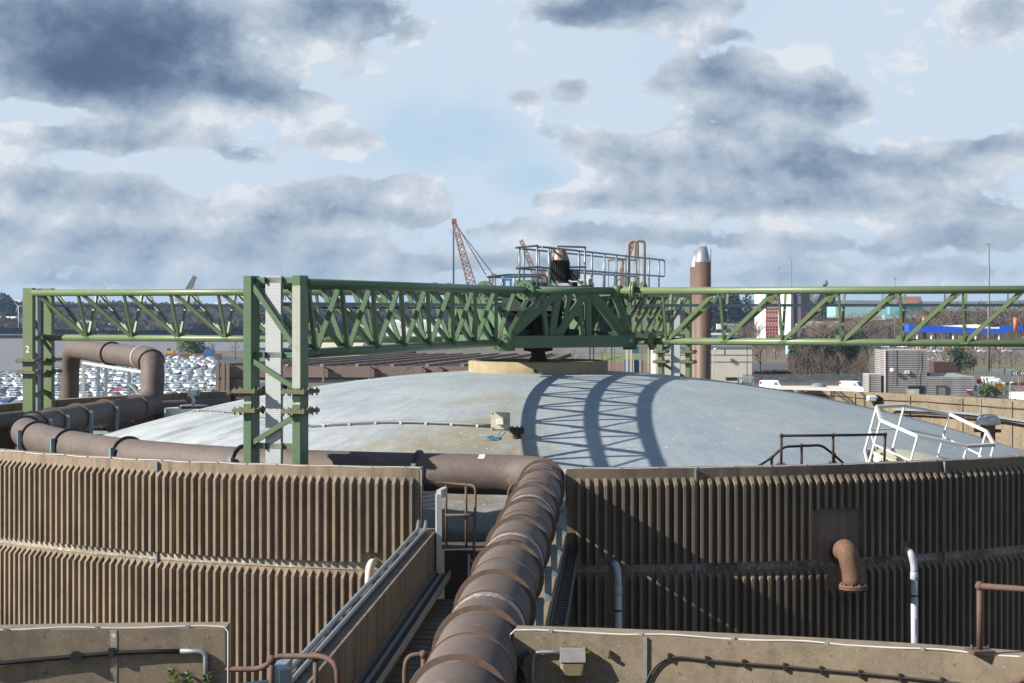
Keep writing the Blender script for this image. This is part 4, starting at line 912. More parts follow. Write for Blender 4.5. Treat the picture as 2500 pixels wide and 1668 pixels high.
# cable ladder and plant at the bottom left
cl=thing('cable_ladder','grey galvanised cable ladder end at the bottom beside the rusty handrail','cable tray',at(690,1700,16.6))
mb=MB(); mb.bar(at(480,1690,17.0),at(680,1665,17.0),.10,.05); mb.bar(at(680,1665,17.0),at(700,1640,18.2),.12,.3); mb.build('tray',M['galv_blue'],cl)
mb=MB(); mb.box(at(692,1655,16.9),(.12,.16,.2),.3,.01); mb.build('end_box',M['galv_blue'],cl)
pl=thing('weed','small leafy green weed growing beside the left foreground wall','plant',at(440,1690,16.6))
mb=MB(); rr=random.Random(3)
for (x,y) in ((420,1640),(455,1645),(505,1648)):
    b=at(x+10,1690,16.6); tp=at(x,y,16.6); mb.tube([b,tp],.005,n=4)
    for k in range(16):
        q=b.lerp(tp,.35+.65*k/15); a=rr.uniform(0,6.3); l=.05+.03*rr.random(); dv=V((math.cos(a),math.sin(a)*.6,rr.uniform(.2,.9))).normalized(); sv=dv.cross(V((0,1,.2))).normalized()*.014
        mb.add([q,q+dv*l*.5+sv,q+dv*l,q+dv*l*.5-sv],[(0,1,2,3)])
mb.build('leaves',M['leaf_green'],pl)

# ---------------------------------------------------------------- things on the dome
def dn(p): g=.024; return V((g*(p.x-TC[0]),g*(p.y-TC[1]),1)).normalized()
jp=dhit(1222,1052)
jb=thing('junction_panel','cream square panel with a white junction box standing on the dome','junction box',jp)
w2,h2=.235,.40; D=jp.y
mb=MB(); cpt=V((jp.x,jp.y,jp.z+.23)); mb.box(cpt,(.46,.012,.40),R(-14)); mb.build('panel',M['cream'],jb)
mb=MB()
for a,b in ((-.2,-.17),(.2,-.17),(-.2,.17),(.2,.17)): mb.box(cpt+V((a*math.cos(R(14)),-a*math.sin(R(14))-.012,b)),(.026,.014,.026),R(-14))
mb.build('bolt',M['black'],jb)
mb=MB(); mb.box(cpt+V((0,-.07,-.02)),(.17,.11,.14),R(-14),.012); mb.build('box',M['white'],jb)
mb=MB(); mb.box(cpt+V((-.18,.03,-.21)),(.03,.05,.1)); mb.box(cpt+V((.18,.03,-.21)),(.03,.05,.1)); mb.build('foot',M['galv'],jb)
rb=random.Random(5)
mb=MB(); q=dhit(1203,1073); pts=[cpt+V((.02,-.1,-.1)),cpt+V((.03,-.16,-.2))]
pts.append(q+V((.1,.05,.05)))
for k in range(46):
    a=k*.62; rr_=.09+.05*rb.random(); pp_=q+V((math.cos(a)*rr_*1.2,math.sin(a)*rr_,0)); pts.append(V((pp_.x,pp_.y,domez(pp_.x,pp_.y)+.015+.03*rb.random())))
mb.tube(pts,.009,n=5); tag(mb.build('rope_coil',M['rope_blue']),'small tangle of bright blue rope lying on the dome below the cream panel','rope')
q=dhit(1262,1070); t=thing('sampling_stub','rust eaten pipe stub on the dome beside the cream panel','pipe stub',q)
mb=MB(); mb.lathe(q,[(.10,-.05),(.10,.12),(.17,.14),(.175,.17),(.15,.175),(.15,.2),(.175,.205),(.165,.24),(.08,.245),(.02,.25)],22); mb.build('stub',M['rust_dark'],t)
mb=MB()
for k in range(8):
    a=2*math.pi*k/8; o=V((math.cos(a)*.145,math.sin(a)*.145,.1)); mb.cyl(q+o,q+o+V((0,0,.17)),.02,n=6)
mb.build('flange_bolt',M['rust_dark'],t)
def dome_line(name,label,pxs,rad,mt,lift=.05,clips=0,cat='conduit'):
    pts=[dhit(x,y)+V((0,0,lift)) for x,y in pxs]; mb=MB(); mb.tube(rounded(pts,.5),rad,n=7); o=mb.build(name,mt); tag(o,label,cat)
    if clips:
        L=path_frames(pts)
        for k in range(clips):
            c_,ax=along(pts,L,L[-1]*(k+.5)/clips); mb.box(c_+V((0,0,-lift*.4)),(.06,.09,lift*1.2),math.atan2(ax.y,ax.x))
        mb.build('clip',M['galv_pale'],o)
    return o
dome_line('conduit','galvanised conduit crossing the dome to the cream panel',[(760,1045),(850,1040),(930,1036),(1000,1036),(1100,1040),(1198,1046)],.035,M['galv'],.06,7)
dome_line('conduit','pale conduit curving over the left flank of the dome behind the near green frame',[(470,1007),(500,1005),(560,1010),(640,1022),(700,1034),(760,1045)],.03,M['galv_pale'],.05,7)
edge=[V((TC[0]+15.1*math.sin(a),TC[1]-15.1*math.cos(a),domez(TC[0]+15.1,TC[1])+.06)) for a in [R(-78-4*k) for k in range(16)]]
mb=MB(); mb.tube(edge,.03,n=6); o=mb.build('conduit',M['galv_blue']); tag(o,'grey conduit following the left edge of the dome behind the brown pipe','conduit')
# left hatch with an instrument head
hp=at(472,985,58.0); hz0=domez(hp.x,hp.y)
ht=thing('instrument_hatch','flanged hatch with a white instrument head on the far left of the dome','hatch',(hp.x,hp.y,hz0))
mb=MB(); mb.lathe((hp.x,hp.y,hz0-.3),[(.95,0),(.95,hp.z-hz0+.14)],32); mb.lathe((hp.x,hp.y,hp.z-.16),[(.95,0),(.02,.01)],32); mb.build('collar',M['white'],ht)
mb=MB(); mb.lathe((hp.x,hp.y,hp.z-.14),[(.2,0),(.47,.0),(.47,.05),(.02,.055)],32); mb.lathe((hp.x,hp.y,hp.z-.14),[(.3,-.05),(.3,0)],24); mb.build('flange',M['rust_red'],ht)
mb=MB(); mb.lathe((hp.x,hp.y,hp.z-.08),[(.45,0),(.45,.02),(.02,.025)],32); mb.build('cover',M['galv_pale'],ht)
k0=V((hp.x-.02,hp.y,hp.z)); mb=MB(); mb.tube(rounded([k0+V((0,0,-.06)),k0+V((.05,0,.12)),k0+V((-.1,0,.3))],.1),.05,n=10); mb.cyl(k0+V((-.16,0,.33)),k0+V((.16,-.05,.33)),.085,n=16); mb.build('instrument_head',M['white'],ht)
mb=MB(); mb.cyl(k0+V((.16,-.05,.33)),k0+V((.22,-.06,.33)),.09,n=16); mb.build('end_cap',M['teal_cap'],ht)
mb=MB(); mb.tube(rounded([k0+V((-.16,0,.33)),k0+V((-.3,0,.2)),k0+V((-.1,-.1,.02)),k0+V((.2,-.3,-.1)),k0+V((.35,-.3,-.2))],.15),.015,n=6); mb.build('cable',M['cable'],ht)
vs_=at(567,985,59.0); mb=MB(); mb.lathe((vs_.x,vs_.y,domez(vs_.x,vs_.y)-.1),[(.12,0),(.12,vs_.z-domez(vs_.x,vs_.y)+.35),(.19,vs_.z-domez(vs_.x,vs_.y)+.36),(.19,vs_.z-domez(vs_.x,vs_.y)+.5),(.02,vs_.z-domez(vs_.x,vs_.y)+.52)],18)
tag(mb.build('vent_stub',M['rust_dark']),'short capped vent stub on the dome left of the near green frame','vent')
# white guard frame round the hatch on the right flank
hc=dhit(2285,1118); hn=dn(hc)
gf=thing('guard_rail','white painted octagonal guard rail leaning with the slope of the dome on the right','guard rail',hc)
top=[(2140,993),(2208,990),(2318,1011),(2408,1053),(2427,1086),(2361,1090),(2240,1065),(2150,1026)]
hp2=hc+hn*1.1; T=[ray_plane(x,y,hp2,hn) for x,y in top]
def down(p,l): return p-hn*l
mb=MB()
for i in range(8): 
    a,b=T[i],T[(i+1)%8]; mb.bar(a,b,.055,.07,up=tuple(hn))
mb.build('top_rail',M['white'],gf)
for i in range(8):
    a,b=down(T[i],.58),down(T[(i+1)%8],.58); mb=MB(); mb.bar(a,b,.034,.034,up=tuple(hn)); mb.build('mid_rail',M['white'],gf)
    mb=MB(); mb.bar(T[i],down(T[i],1.12),.042,.042); mb.build('post',M['white'],gf)
    a,b=down(T[i],1.1),down(T[(i+1)%8],1.1)
    if i in (7,6,0): mb=MB(); mb.bar(a,b,.04,.07,up=tuple(hn)); mb.build('base_rail',M['white'],gf)
hl=thing('access_hatch','pale domed hatch lid with bolts inside the white guard rail','hatch',hc)
cen=sum(T,V((0,0,0)))/8-hn*1.1
e1=(T[3]-T[0]); e1=(e1-hn*e1.dot(hn)).normalized(); e2=hn.cross(e1)
def elli(mb,prof,n=36):
    vs=[];fs=[]
    for (r,z) in prof:
        for k in range(n):
            a=2*math.pi*k/n; vs.append(cen+e1*(1.25*r*math.cos(a))+e2*(.62*r*math.sin(a))+hn*z)
    for i in range(len(prof)-1):
        for k in range(n): l=(k+1)%n; fs.append((i*n+k,i*n+l,(i+1)*n+l,(i+1)*n+k))
    mb.add(vs,fs,True)
mb=MB(); elli(mb,[(.93,-.1),(.93,.14)]); mb.build('hatch_kerb',M['stucco'],hl)
mb=MB(); elli(mb,[(1,.14),(1,.19),(.93,.2),(.8,.27),(.5,.33),(.01,.35)]); mb.build('lid',M['cream'],hl)
mb=MB()
for k in range(14):
    a=2*math.pi*k/14; q=cen+e1*(1.2*math.cos(a))+e2*(.59*math.sin(a))+hn*.2; mb.cyl(q,q+hn*.05,.028,n=6)
mb.build('lid_bolt',M['rust'],hl)
# mushroom vent at the far right edge, lamp and conduits on the back wall
vp=at(2412,1052,49.5); vt=thing('mushroom_vent','grey mushroom shaped vent cowl on a rusty pipe at the right edge of the dome','vent',(vp.x,vp.y,domez(vp.x,vp.y)-.2))
z0=domez(vp.x,vp.y)
mb=MB(); mb.lathe((vp.x,vp.y,z0-.3),[(.2,0),(.2,.75),(.28,.76),(.28,.84),(.2,.85),(.2,1.0)],22); mb.cyl(V((vp.x+.2,vp.y,z0+.25)),V((vp.x+.36,vp.y,z0+.25)),.05); mb.cyl(V((vp.x-.2,vp.y,z0+.3)),V((vp.x-.38,vp.y,z0+.3)),.09); mb.build('vent_pipe',M['rust_red'],vt)
mb=MB(); mb.lathe((vp.x,vp.y,hz(1038,49.5)),[(.2,0),(.34,.02),(.35,.06),(.30,.20),(.24,.27),(.1,.30),(.01,.305)],26); mb.cyl(V((vp.x,vp.y,hz(1012,49.5))),V((vp.x,vp.y,hz(1022,49.5)-.02)),.02,n=6); mb.build('cowl',M['galv_pale'],vt)
def bwall(px,py,off=0.0):
    a=theta_at(px,TC,RI-off,True); p=pol(TC,RI-off,a,0); return V((p.x,p.y,hz(py,p.y)))
fl=thing('flood_light','white box floodlight mounted on the far right rim wall','wall lamp',bwall(2128,985,.2))
c=bwall(2128,973,.25); mb=MB(); mb.box(c,(.32,.22,.19),R(12),.02); mb.build('housing',M['car_white'],fl)
mb=MB(); q=c+V((.19,-.02,0)); mb.lathe(q,[(.02,-.06),(.12,-.055),(.125,.0),(.12,.055),(.02,.06)],18,(1,.25,0)); mb.build('lamp_cover',M['black'],fl)
mb=MB(); mb.box(c+V((.05,.14,-.1)),(.05,.2,.2),R(25)); mb.build('bracket',M['galv'],fl)
mb=MB(); mb.tube([bwall(x,y,.02) for x,y in ((1990,964),(2060,968),(2140,976),(2260,981),(2380,990),(2520,1000))],.012,n=5); tag(mb.build('wall_cable',M['cable']),'thin dark cable clipped along the far right rim wall','cable')
tb=[(2180,1001),(2240,1003),(2310,1007),(2380,1013),(2450,1022),(2540,1036)]
mb=MB(); P_=[bwall(x,y,.1) for x,y in tb]
for a,b in zip(P_,P_[1:]): mb.bar(a,b,.16,.02); mb.bar(a+V((0,-.08,.03)),b+V((0,-.08,.03)),.01,.07)
o=mb.build('cable_tray',M['galv']); tag(o,'galvanised cable tray running along the far right rim wall behind the guard rail','cable tray')
mb=MB(); mb.tube([p+V((0,-.12,-.08)) for p in P_],.035,n=7); mb.build('conduit',M['black'],o)
# paving joints of the footbridge deck
mb=MB()
for k in range(1,38):
    y=Y0+.42*k; mb.box(((LX(y)+RX(y)-.3)/2,y,ZR-2.396),(RX(y)-.3-LX(y)-.02,.014,.006))
for k in range(1,6):
    f=k/6; mb.bar((LX(Y0)*(1-f)+(RX(Y0)-.3)*f,Y0,ZR-2.395),(LX(Y1)*(1-f)+(RX(Y1)-.3)*f,Y1,ZR-2.395),.014,.004)
mb.build('paving_joint',M['concrete_dark'],bridge2)['kind']='stuff'
# ---------------------------------------------------------------- ground, river, hills
mb=MB(); mb.quad((-5800,-300,0),(5800,-300,0),(5800,8000,0),(-5800,8000,0)); struct(mb.build('ground',M['soil'],None,(0,0,0)),'brown and olive ground stretching to the horizon')
def patch(name,label,pts,mt,z):
    mb=MB(); P=[ground(x,y,z) for x,y in pts]; mb.add(P,[tuple(range(len(P)))]); o=mb.build(name,mt); struct(o,label); return o
mb=MB()
near=[ground(x,y) for x,y in ((-400,945),(0,908),(180,893),(330,874),(420,866),(470,861),(620,855),(900,851),(1250,848))]
far_=[(500,1300),(180,1180),(0,1130),(-120,1100),(-330,1040),(-900,900)]
P=[V((p.x,p.y,.05)) for p in near]+[V((x,y,.05)) for x,y in far_]
mb.add(P,[tuple(range(len(P)))]); struct(mb.build('river',M['river']),'grey brown tidal river on the left')
patch('car_park','dark tarmac of the crowded car park by the river',[(-300,1050),(700,1050),(640,872),(395,874),(200,905),(0,921),(-300,948)],M['asphalt'],.02)
patch('path','bank of dry grass along the river edge',[(-300,948),(0,921),(200,905),(395,874),(640,872),(640,868),(330,875),(180,894),(0,909),(-400,946)],M['scrub'],.06)
patch('road','pale access road behind the round kerb on the dome',[(1290,900),(1440,900),(1480,846),(1400,843)],M['asphalt_pale'],.02)
patch('grass','sunlit mown grass mound right of the access road',[(1440,898),(1640,885),(1640,864),(1462,862),(1450,870)],M['grass'],.05)
patch('terrain','strip of red brown heather and yellow grass behind the dome',[(1470,935),(1720,935),(1720,884),(1480,884)],M['heath'],.08)
patch('verge','rough olive grass verge between the trees on the right',[(1835,884),(1960,884),(1980,838),(1850,836)],M['scrub'],.05)
patch('road','dark road curving behind the bare tree on the right',[(1790,914),(1980,914),(2120,905),(2120,893),(1960,888),(1835,888)],M['asphalt'],.03)
patch('verge','olive grass roadside on the far right',[(2280,925),(2600,925),(2600,866),(2300,866)],M['verge_grass'],.04)
patch('road','pale carriageway beside the toll plaza',[(2230,884),(2600,876),(2600,866),(2240,872)],M['asphalt_pale'],.07)
patch('road','wide grey tarmac of the toll plaza',[(2040,866),(2640,866),(2640,834),(2060,834)],M['asphalt_pale'],.06)
patch('terrain','yard with vans behind the tank on the right',[(1700,1080),(2700,1080),(2700,940),(1700,940)],M['asphalt_pale'],.03)
def hills(name,label,x0,x1,y0,y1,hf,mt,nx,ny):
    mb=MB(); vs=[(x0+(x1-x0)*i/nx,y0+(y1-y0)*j/ny,hf(x0+(x1-x0)*i/nx,y0+(y1-y0)*j/ny,j/ny)) for j in range(ny+1) for i in range(nx+1)]
    mb.add(vs,[(j*(nx+1)+i,j*(nx+1)+i+1,(j+1)*(nx+1)+i+1,(j+1)*(nx+1)+i) for j in range(ny) for i in range(nx)],False); o=mb.build(name,mt,None,(0,0,0)); struct(o,label); return o
from mathutils import noise as mn
def nz(x,y,s): return mn.noise(V((x*s,y*s,3.7)))
def hfar(x,y,t):
    h=4+15*min(1,max(0,t*1.15))+10*nz(x,y,.0022)+5*nz(x,y,.008)
    return max(.3,h*(1-max(0,(x+100)/1500)) if x>-100 else h)
hills('hills','low far bank of the river rising to wooded hills on the left',-1400,900,1180,3600,hfar,M['field_far'],70,50)
hills('hills','distant rise closing the horizon on the right',200,2600,1900,3600,lambda x,y,t:max(.2,3+30*t+8*nz(x,y,.003)),M['field_far'],40,24)
# ---------------------------------------------------------------- vegetation
def bare_tree_mesh(seed,h,spread,dens,fork=.35):
    r=random.Random(seed); tr=MB(); cr=MB()
    def twig(p,d,l,w):
        q=p+d*l; s=d.cross(V((r.uniform(-1,1),r.uniform(-1,1),r.uniform(-1,1)))).normalized()*w
        cr.add([p-s,p+s,q],[(0,1,2)])
        return q
    top=V((r.uniform(-.3,.3),r.uniform(-.3,.3),h*.75))
    tr.tube([V((0,0,-.3)),V((0,0,h*.15)),top*.5,top],[h*.024,h*.02,h*.013,h*.004],n=6)
    nl=int(9*dens)
    for i in range(nl):
        t=fork+(1-fork)*i/nl; b=V((0,0,0)).lerp(top,t*.95+.03); a=r.uniform(0,6.28); up_=r.uniform(.45,1.1)
        d=V((math.cos(a),math.sin(a),up_)).normalized(); L=h*spread*r.uniform(.7,1.15)*(1.15-t*.55)
        m=b+d*L*.5+V((0,0,.03*L)); e=b+d*L+V((0,0,.12*L)); tr.tube([b,m,e],[h*.010,h*.006,h*.002],n=4,cap=False)
        for j in range(7):
            u=.25+.75*j/6; s0=b.lerp(e,u); a2=r.uniform(0,6.28)
            d2=(d*.7+V((math.cos(a2),math.sin(a2),r.uniform(-.1,.8)))).normalized(); l2=L*r.uniform(.3,.55)
            e2=s0+d2*l2; cr.bar(s0,e2,h*.0035)
            for k in range(int(7*dens)):
                s1=s0.lerp(e2,.15+.85*r.random()); d3=(d2*.8+V((r.uniform(-1,1),r.uniform(-1,1),r.uniform(-.3,1)))).normalized()
                q=twig(s1,d3,l2*r.uniform(.25,.6),h*.0022)
                if r.random()<.6: twig(s1.lerp(q,.5),(d3+V((r.uniform(-.8,.8),r.uniform(-.8,.8),.3))).normalized(),l2*.25,h*.0018)
    return tr,cr
def tree_proto(seed,h,spread,dens,tm,cm):
    tr,cr=bare_tree_mesh(seed,h,spread,dens); root=thing('bare_tree','','tree',(0,0,0))
    tr.build('trunk',tm,root); cr.build('crown',cm,root); return root
protos=[tree_proto(1,10,.42,1.1,M['bark'],M['twig']),tree_proto(2,10,.36,1.2,M['bark_pale'],M['twig_pale']),tree_proto(3,10,.33,1.1,M['bark'],M['twig']),tree_proto(4,10,.5,1.3,M['bark'],M['twig_pale']),tree_proto(5,10,.28,1.2,M['bark_pale'],M['twig'])]
used=[False]*5
rt=random.Random(11)
def tree(k,px,base,topy,label,group=None,wide=1.0,D=None):
    p=ground(px,base) if D is None else V((gx(px,D),D,0))
    h=(CAMZ-p.z)-(topy-HY)/F*p.y; s=h/10.6
    if not used[k]:
        used[k]=True; t=protos[k]; t.location=p; t.rotation_euler=(0,0,rt.uniform(0,6)); t.scale=(s*wide,s*wide,s); t['label']=label
        if group: t['group']=group
        return t
    return dup(protos[k],p,rt.uniform(0,6),label,group,(s*wide,s*wide,s))
def leaf_clump(name,label,c,rx,ry,rz_,n,mt,seed,size,cat='bush',group=None,shape=1.0,trunk=True,kind=None):
    r=random.Random(seed); mb=MB(); c=V(c); lobes=[(V((r.uniform(-.6,.6)*rx,r.uniform(-.6,.6)*ry,r.uniform(.3,.95)*rz_)),r.uniform(.35,.6)) for _ in range(9)]
    for i in range(n):
        l,s=lobes[r.randrange(9)]; v=V((r.gauss(0,1),r.gauss(0,1),r.gauss(0,1))).normalized()*(r.random()**.35)
        p=l+V((v.x*rx*s,v.y*ry*s,v.z*rz_*s*.8)); p.z=max(.05,p.z)
        if shape!=1.0: k=max(.05,1-p.z/(rz_*1.5))**shape; p.x*=k; p.y*=k
        a=V((r.gauss(0,1),r.gauss(0,1),r.gauss(0,1))).normalized(); b=a.cross(V((r.gauss(0,1),r.gauss(0,1),r.gauss(0,1)))).normalized()
        q=size*r.uniform(.6,1.4); mb.add([c+p-a*q,c+p+b*q*.5,c+p+a*q,c+p-b*q*.5],[(0,1,2,3)])
    if kind:
        o=mb.build(name,mt); o['kind']=kind; o['label']=label; o['category']=cat; return o
    t=thing(name,label,cat,c,group); mb.build('foliage',mt,t)
    if trunk: m2=MB(); m2.tube([c+V((0,0,-.2)),c+V((0,0,rz_*.8))],[.12,.04],n=6); m2.build('trunk',M['bark'],t)
    return t
# single trees one can pick out
tree(0,1855,925,806,'large bare tree alone left of the dark road right of the brown chimney',wide=1.15)
tree(3,2330,905,838,'dark spreading bare tree on the verge beyond the striped clad building',wide=1.1)
tree(1,2376,908,846,'smaller bare sapling right of the dark spreading tree')
tree(2,2440,910,835,'tall thin bare tree at the right of the verge beside the grey barriers')
tree(4,440,868,822,'bare tree on the river bank left of the green bush',D=640)
tree(0,520,870,826,'first bare tree right of the green bush on the river bank',D=640)
tree(2,575,872,822,'twisted bare tree on the river bank next to the green frame post',D=630,wide=1.1)
for i,(px,b,t) in enumerate(((1945,928,830),(1968,926,812),(1992,927,806),(2012,924,818),(2030,926,802),(2052,925,815),(2072,927,800),(2092,925,822),(2105,921,808),(2000,905,800),(2045,902,795),(2085,903,800),(1960,904,820))):
    tree((2,1,3,0,4)[i%5],px,b,t,'bare brown tree in the thicket left of the striped clad building','bare trees in the thicket')
for i in range(16):
    px=1990+i*9.5+rt.uniform(-5,5); tree((1,3,1,0)[i%4],px,846+rt.uniform(-5,3),768+rt.uniform(-14,14),'pale bare tree standing between the white tower and the blue canopy','bare trees left of the blue canopy',1.2)
for i in range(24):
    px=1985+i*8.6+rt.uniform(-5,5); tree((1,3,0,4)[i%4],px,0,764+rt.uniform(-10,18),'reddish brown bare tree in front of the teal warehouse','bare trees before the teal warehouse',1.35,D=790+rt.uniform(-40,60))
for i in range(22):
    px=2285+i*11+rt.uniform(-6,6); tree((3,0,1,4)[i%4],px,893+rt.uniform(-10,6),848+rt.uniform(-8,14),'bare shrub on the verge below the toll plaza','bare shrubs below the toll plaza',1.5)
for i in range(34):
    px=2195+i*10+rt.uniform(-6,6); tree((4,2,0,1,3)[i%5],px,0,722+rt.uniform(-10,16)+(22 if px<2262 else 0),'bare tree in the tall wood behind the blue canopy','bare trees behind the blue canopy',1.15,D=880+rt.uniform(-20,60))
for i in range(10):
    px=1800+i*6+rt.uniform(-3,3); tree((2,0)[i%2],px,0,770+rt.uniform(-12,14),'brown bare tree left of the white tower','bare trees left of the white tower',1.1,D=820+rt.uniform(-20,40))
for i,(px,t) in enumerate(((1858,706),(1884,702),(1905,694),(1925,688),(1945,684),(1962,680),(1978,682),(1992,690),(2006,698),(1990,700),(2020,712))):
    tree((4,2,4)[i%3],px,0,t,'reddish bare tree rising behind the white tower','bare trees behind the white tower',1.15,D=1180+i*8)
for i in range(9):
    px=2300+i*25+rt.uniform(-6,6); tree((3,1,0)[i%3],px,888+rt.uniform(-4,4),862+rt.uniform(-6,4),'low bare shrub along the pale carriageway','bare shrubs along the carriageway',1.4)
for i in range(7):
    px=1312+i*14; tree((1,3)[i%2],px,0,846+rt.uniform(-6,8),'pale leafless shrub behind the round kerb on the dome','leafless shrubs behind the kerb',1.5,D=230+rt.uniform(-10,15))
for i in range(12):
    px=1838+i*11+rt.uniform(-4,4); tree((3,1,0)[i%3],px,870+rt.uniform(-8,12),828+rt.uniform(-6,10),'bare shrub on the grass verge below the white tower','bare shrubs below the white tower',1.4)
for i in range(8):
    px=420+i*20+rt.uniform(-6,6); tree((3,1)[i%2],px,0,930+rt.uniform(-8,8),'leafless brown shrub at the near edge of the car park','leafless shrubs by the car park',1.8,D=150+rt.uniform(0,20))
leaf_clump('bush','rounded green bush among bare trees on the river bank',ground(478,872),8,5,6.5,2600,M['leaf_green'],21,.42)
leaf_clump('bush','dark evergreen bush at the left of the thicket behind the vans',ground(1972,928),6.5,4,9,3600,M['evergreen'],22,.34)
leaf_clump('bush','dark evergreen bush next to the striped clad building',ground(2068,928),6,4,12,3600,M['evergreen'],23,.34)
leaf_clump('bush','round dark evergreen bush beyond the low striped roof',ground(2345,912),5.2,3.5,6.2,2600,M['evergreen'],24,.3)
leaf_clump('bush','cloud of pale blossom left of the round dark evergreen bush',ground(2300,915),4.5,3,5,900,M['blossom'],25,.22)
leaf_clump('bush','yellow gorse bush left of the dark evergreens',ground(1928,926),1.6,1.2,1.7,500,M['gorse'],26,.2)
leaf_clump('hedge','clipped red brown hedge along the dark road',ground(1850,927),12,2,1.9,3200,M['hedge'],27,.25,'hedge',trunk=False)
leaf_clump('bush','leafy shrub in front of the white tanker on the right',(gx(2430,352),352,0),4.2,2,3.8,1500,M['leaf_green'],28,.2)
for i,(px,t,w_) in enumerate(((1742,726,5),(1756,722,6),(1772,728,6),(1788,724,6),(1803,732,5),(1815,738,5))):
    leaf_clump('conifer','dark conifer in the row behind the chimney and the lorry trailer',(gx(px,980),980,0),w_*1.3,w_,(hz(t,980))*.95,1100,M['conifer'],40+i,1.0,'tree','conifers behind the chimney')
for i,(px,t) in enumerate(((2018,712),(2030,716),(2010,735))):
    leaf_clump('conifer','dark narrow conifer right of the white tower',(gx(px,1120),1120,0),4,4,hz(t,1120),900,M['conifer'],60+i,1.0,'tree','conifers right of the white tower')
leaf_clump('conifer','dark pointed conifer seen between the posts of the near green frame',(gx(640,760),760,0),4.5,4,hz(782,760),1400,M['conifer'],70,.7,'tree',shape=.8)
for i,(px,t) in enumerate(((-20,738),(8,736),(24,739),(40,745),(-45,740))):
    leaf_clump('conifer','dark conifer in the plantation on the far bank at the left edge',(gx(px,1420),1420,4),11,8,hz(t,1420)-4,1500,M['conifer'],80+i,1.7,'tree','conifers on the far bank')
def wood(name,label,x0,x1,d0,d1,hf,n,mt,seed,size,twiggy=False):
    r=random.Random(seed); mb=MB()
    for i in range(n):
        D=r.uniform(d0,d1); px=r.uniform(x0,x1); X=gx(px,D); hh=hf(px,D); base=hfar(X,D,(D-1180)/2420) if D>1180 and px<1250 else 0
        z=base+hh*r.random()**.6*(0.75+.5*mn.noise(V((px*.05,D*.01,0)))); a=V((r.gauss(0,1),r.gauss(0,.4),r.gauss(0,1))).normalized(); b=V((0,1,0)).cross(a).normalized(); q=size*r.uniform(.5,1.5)*D/1000
        c=V((X,D,z))
        if twiggy:
            a=V((r.gauss(0,.6),r.gauss(0,.3),1)).normalized(); b=V((0,1,0)).cross(a).normalized(); mb.add([c-a*q*1.6-b*q*.07,c-a*q*1.6+b*q*.07,c+a*q*1.6],[(0,1,2)])
        else: mb.add([c-a*q,c+b*q*.6,c+a*q*.9,c-b*q*.6],[(0,1,2,3)])
    o=mb.build(name,mt); o['kind']='stuff'; o['label']=label; o['category']='woodland'
wood('woodland','dark woodland covering the far river bank',-60,1260,1190,1330,lambda p,D:6,4600,M['wood_far'],1,2.2)
wood('woodland','dark woods climbing the far hillside',-60,1260,1400,2700,lambda p,D:9,9000,M['wood_far'],2,2.2)
wood('woodland','hazy brown woods on the far right',1600,2560,1150,1900,lambda p,D:14,5000,M['wood_far'],3,3.0)
wood('undergrowth','brown undergrowth below the wood behind the blue canopy',2160,2560,860,940,lambda p,D:10,7000,M['twig'],4,1.6,True)
wood('undergrowth','brown undergrowth between the white tower and the blue canopy',1975,2160,780,900,lambda p,D:9,4000,M['twig_pale'],5,1.6,True)
wood('undergrowth','dry scrub under the bare thicket behind the vans',1930,2115,440,500,lambda p,D:9,9000,M['twig'],6,1.7,True)
# ---------------------------------------------------------------- the parked cars
def car_mesh(body):
    prof=[(-2.15,.35),(-2.2,.62),(-2.1,.86),(-1.75,.93),(-1.15,1.40),(-.2,1.47),(.55,1.42),(1.15,.98),(1.95,.82),(2.15,.6),(2.15,.35)]
    mb=MB(); n=len(prof); W_=lambda z: .86 if z<.95 else .86-.28*(z-.95)/.5
    vs=[(x,-W_(z),z) for x,z in prof]+[(x,W_(z),z) for x,z in prof]
    fs=[(i,i+1,n+i+1,n+i) for i in range(n-1)]; b=len(mb.v)
    mb.add(vs,fs); mb.add(vs[:n],[tuple(range(n))]); mb.add(vs[n:],[tuple(range(n-1,-1,-1))])
    mb.mi=1
    mb.add([(1.10,-.74,1.03),(1.10,.74,1.03),(.62,.62,1.41),(.62,-.62,1.41)],[(0,1,2,3)])   # windscreen
    mb.v[-4:]=[(x+.03,y,z+.02) for x,y,z in mb.v[-4:]]
    mb.add([(-1.72,.72,.97),(-1.72,-.72,.97),(-1.2,-.6,1.385),(-1.2,.6,1.385)],[(0,1,2,3)]); mb.v[-4:]=[(x-.03,y,z+.02) for x,y,z in mb.v[-4:]]
    for sg in (-1,1):
        mb.add([(-1.45,sg*.872,.97),(.98,sg*.872,.99),(.5,sg*.62,1.38),(-1.05,sg*.62,1.37)],[(0,1,2,3) if sg<0 else (3,2,1,0)])
    mb.mi=2
    for x in (-1.35,1.35):
        for sg in (-1,1): mb.cyl((x,sg*.90,.32),(x,sg*.70,.32),.32,n=10)
    return mb
cars={}
rc=random.Random(9)
spots=[]
def lim(p):           # inside the car park polygon
    X,Y=p; px=1250+F*X/Y; y=HY+CAMZ*F/Y
    left=-20 if y>921 else 0+(921-y)/(921-905)*200 if y>905 else 200+(905-y)/(905-874)*195
    return px>left+4 and px<655
Y=292.0; row=0
while Y<640:
    x0=gx(-25,Y); x1=gx(655,Y); X=x0+rc.uniform(0,2)
    dense=2.75+ (0.5 if row%5==4 else 0)
    while X<x1:
        if rc.random()>.07 and lim((X,Y)): spots.append((X,Y+rc.uniform(-.5,.5)))
        X+=dense+rc.uniform(-.15,.35)
    Y+=(9.0+ (Y-292)*.022) if row%2 else (10.5+(Y-292)*.022); row+=1
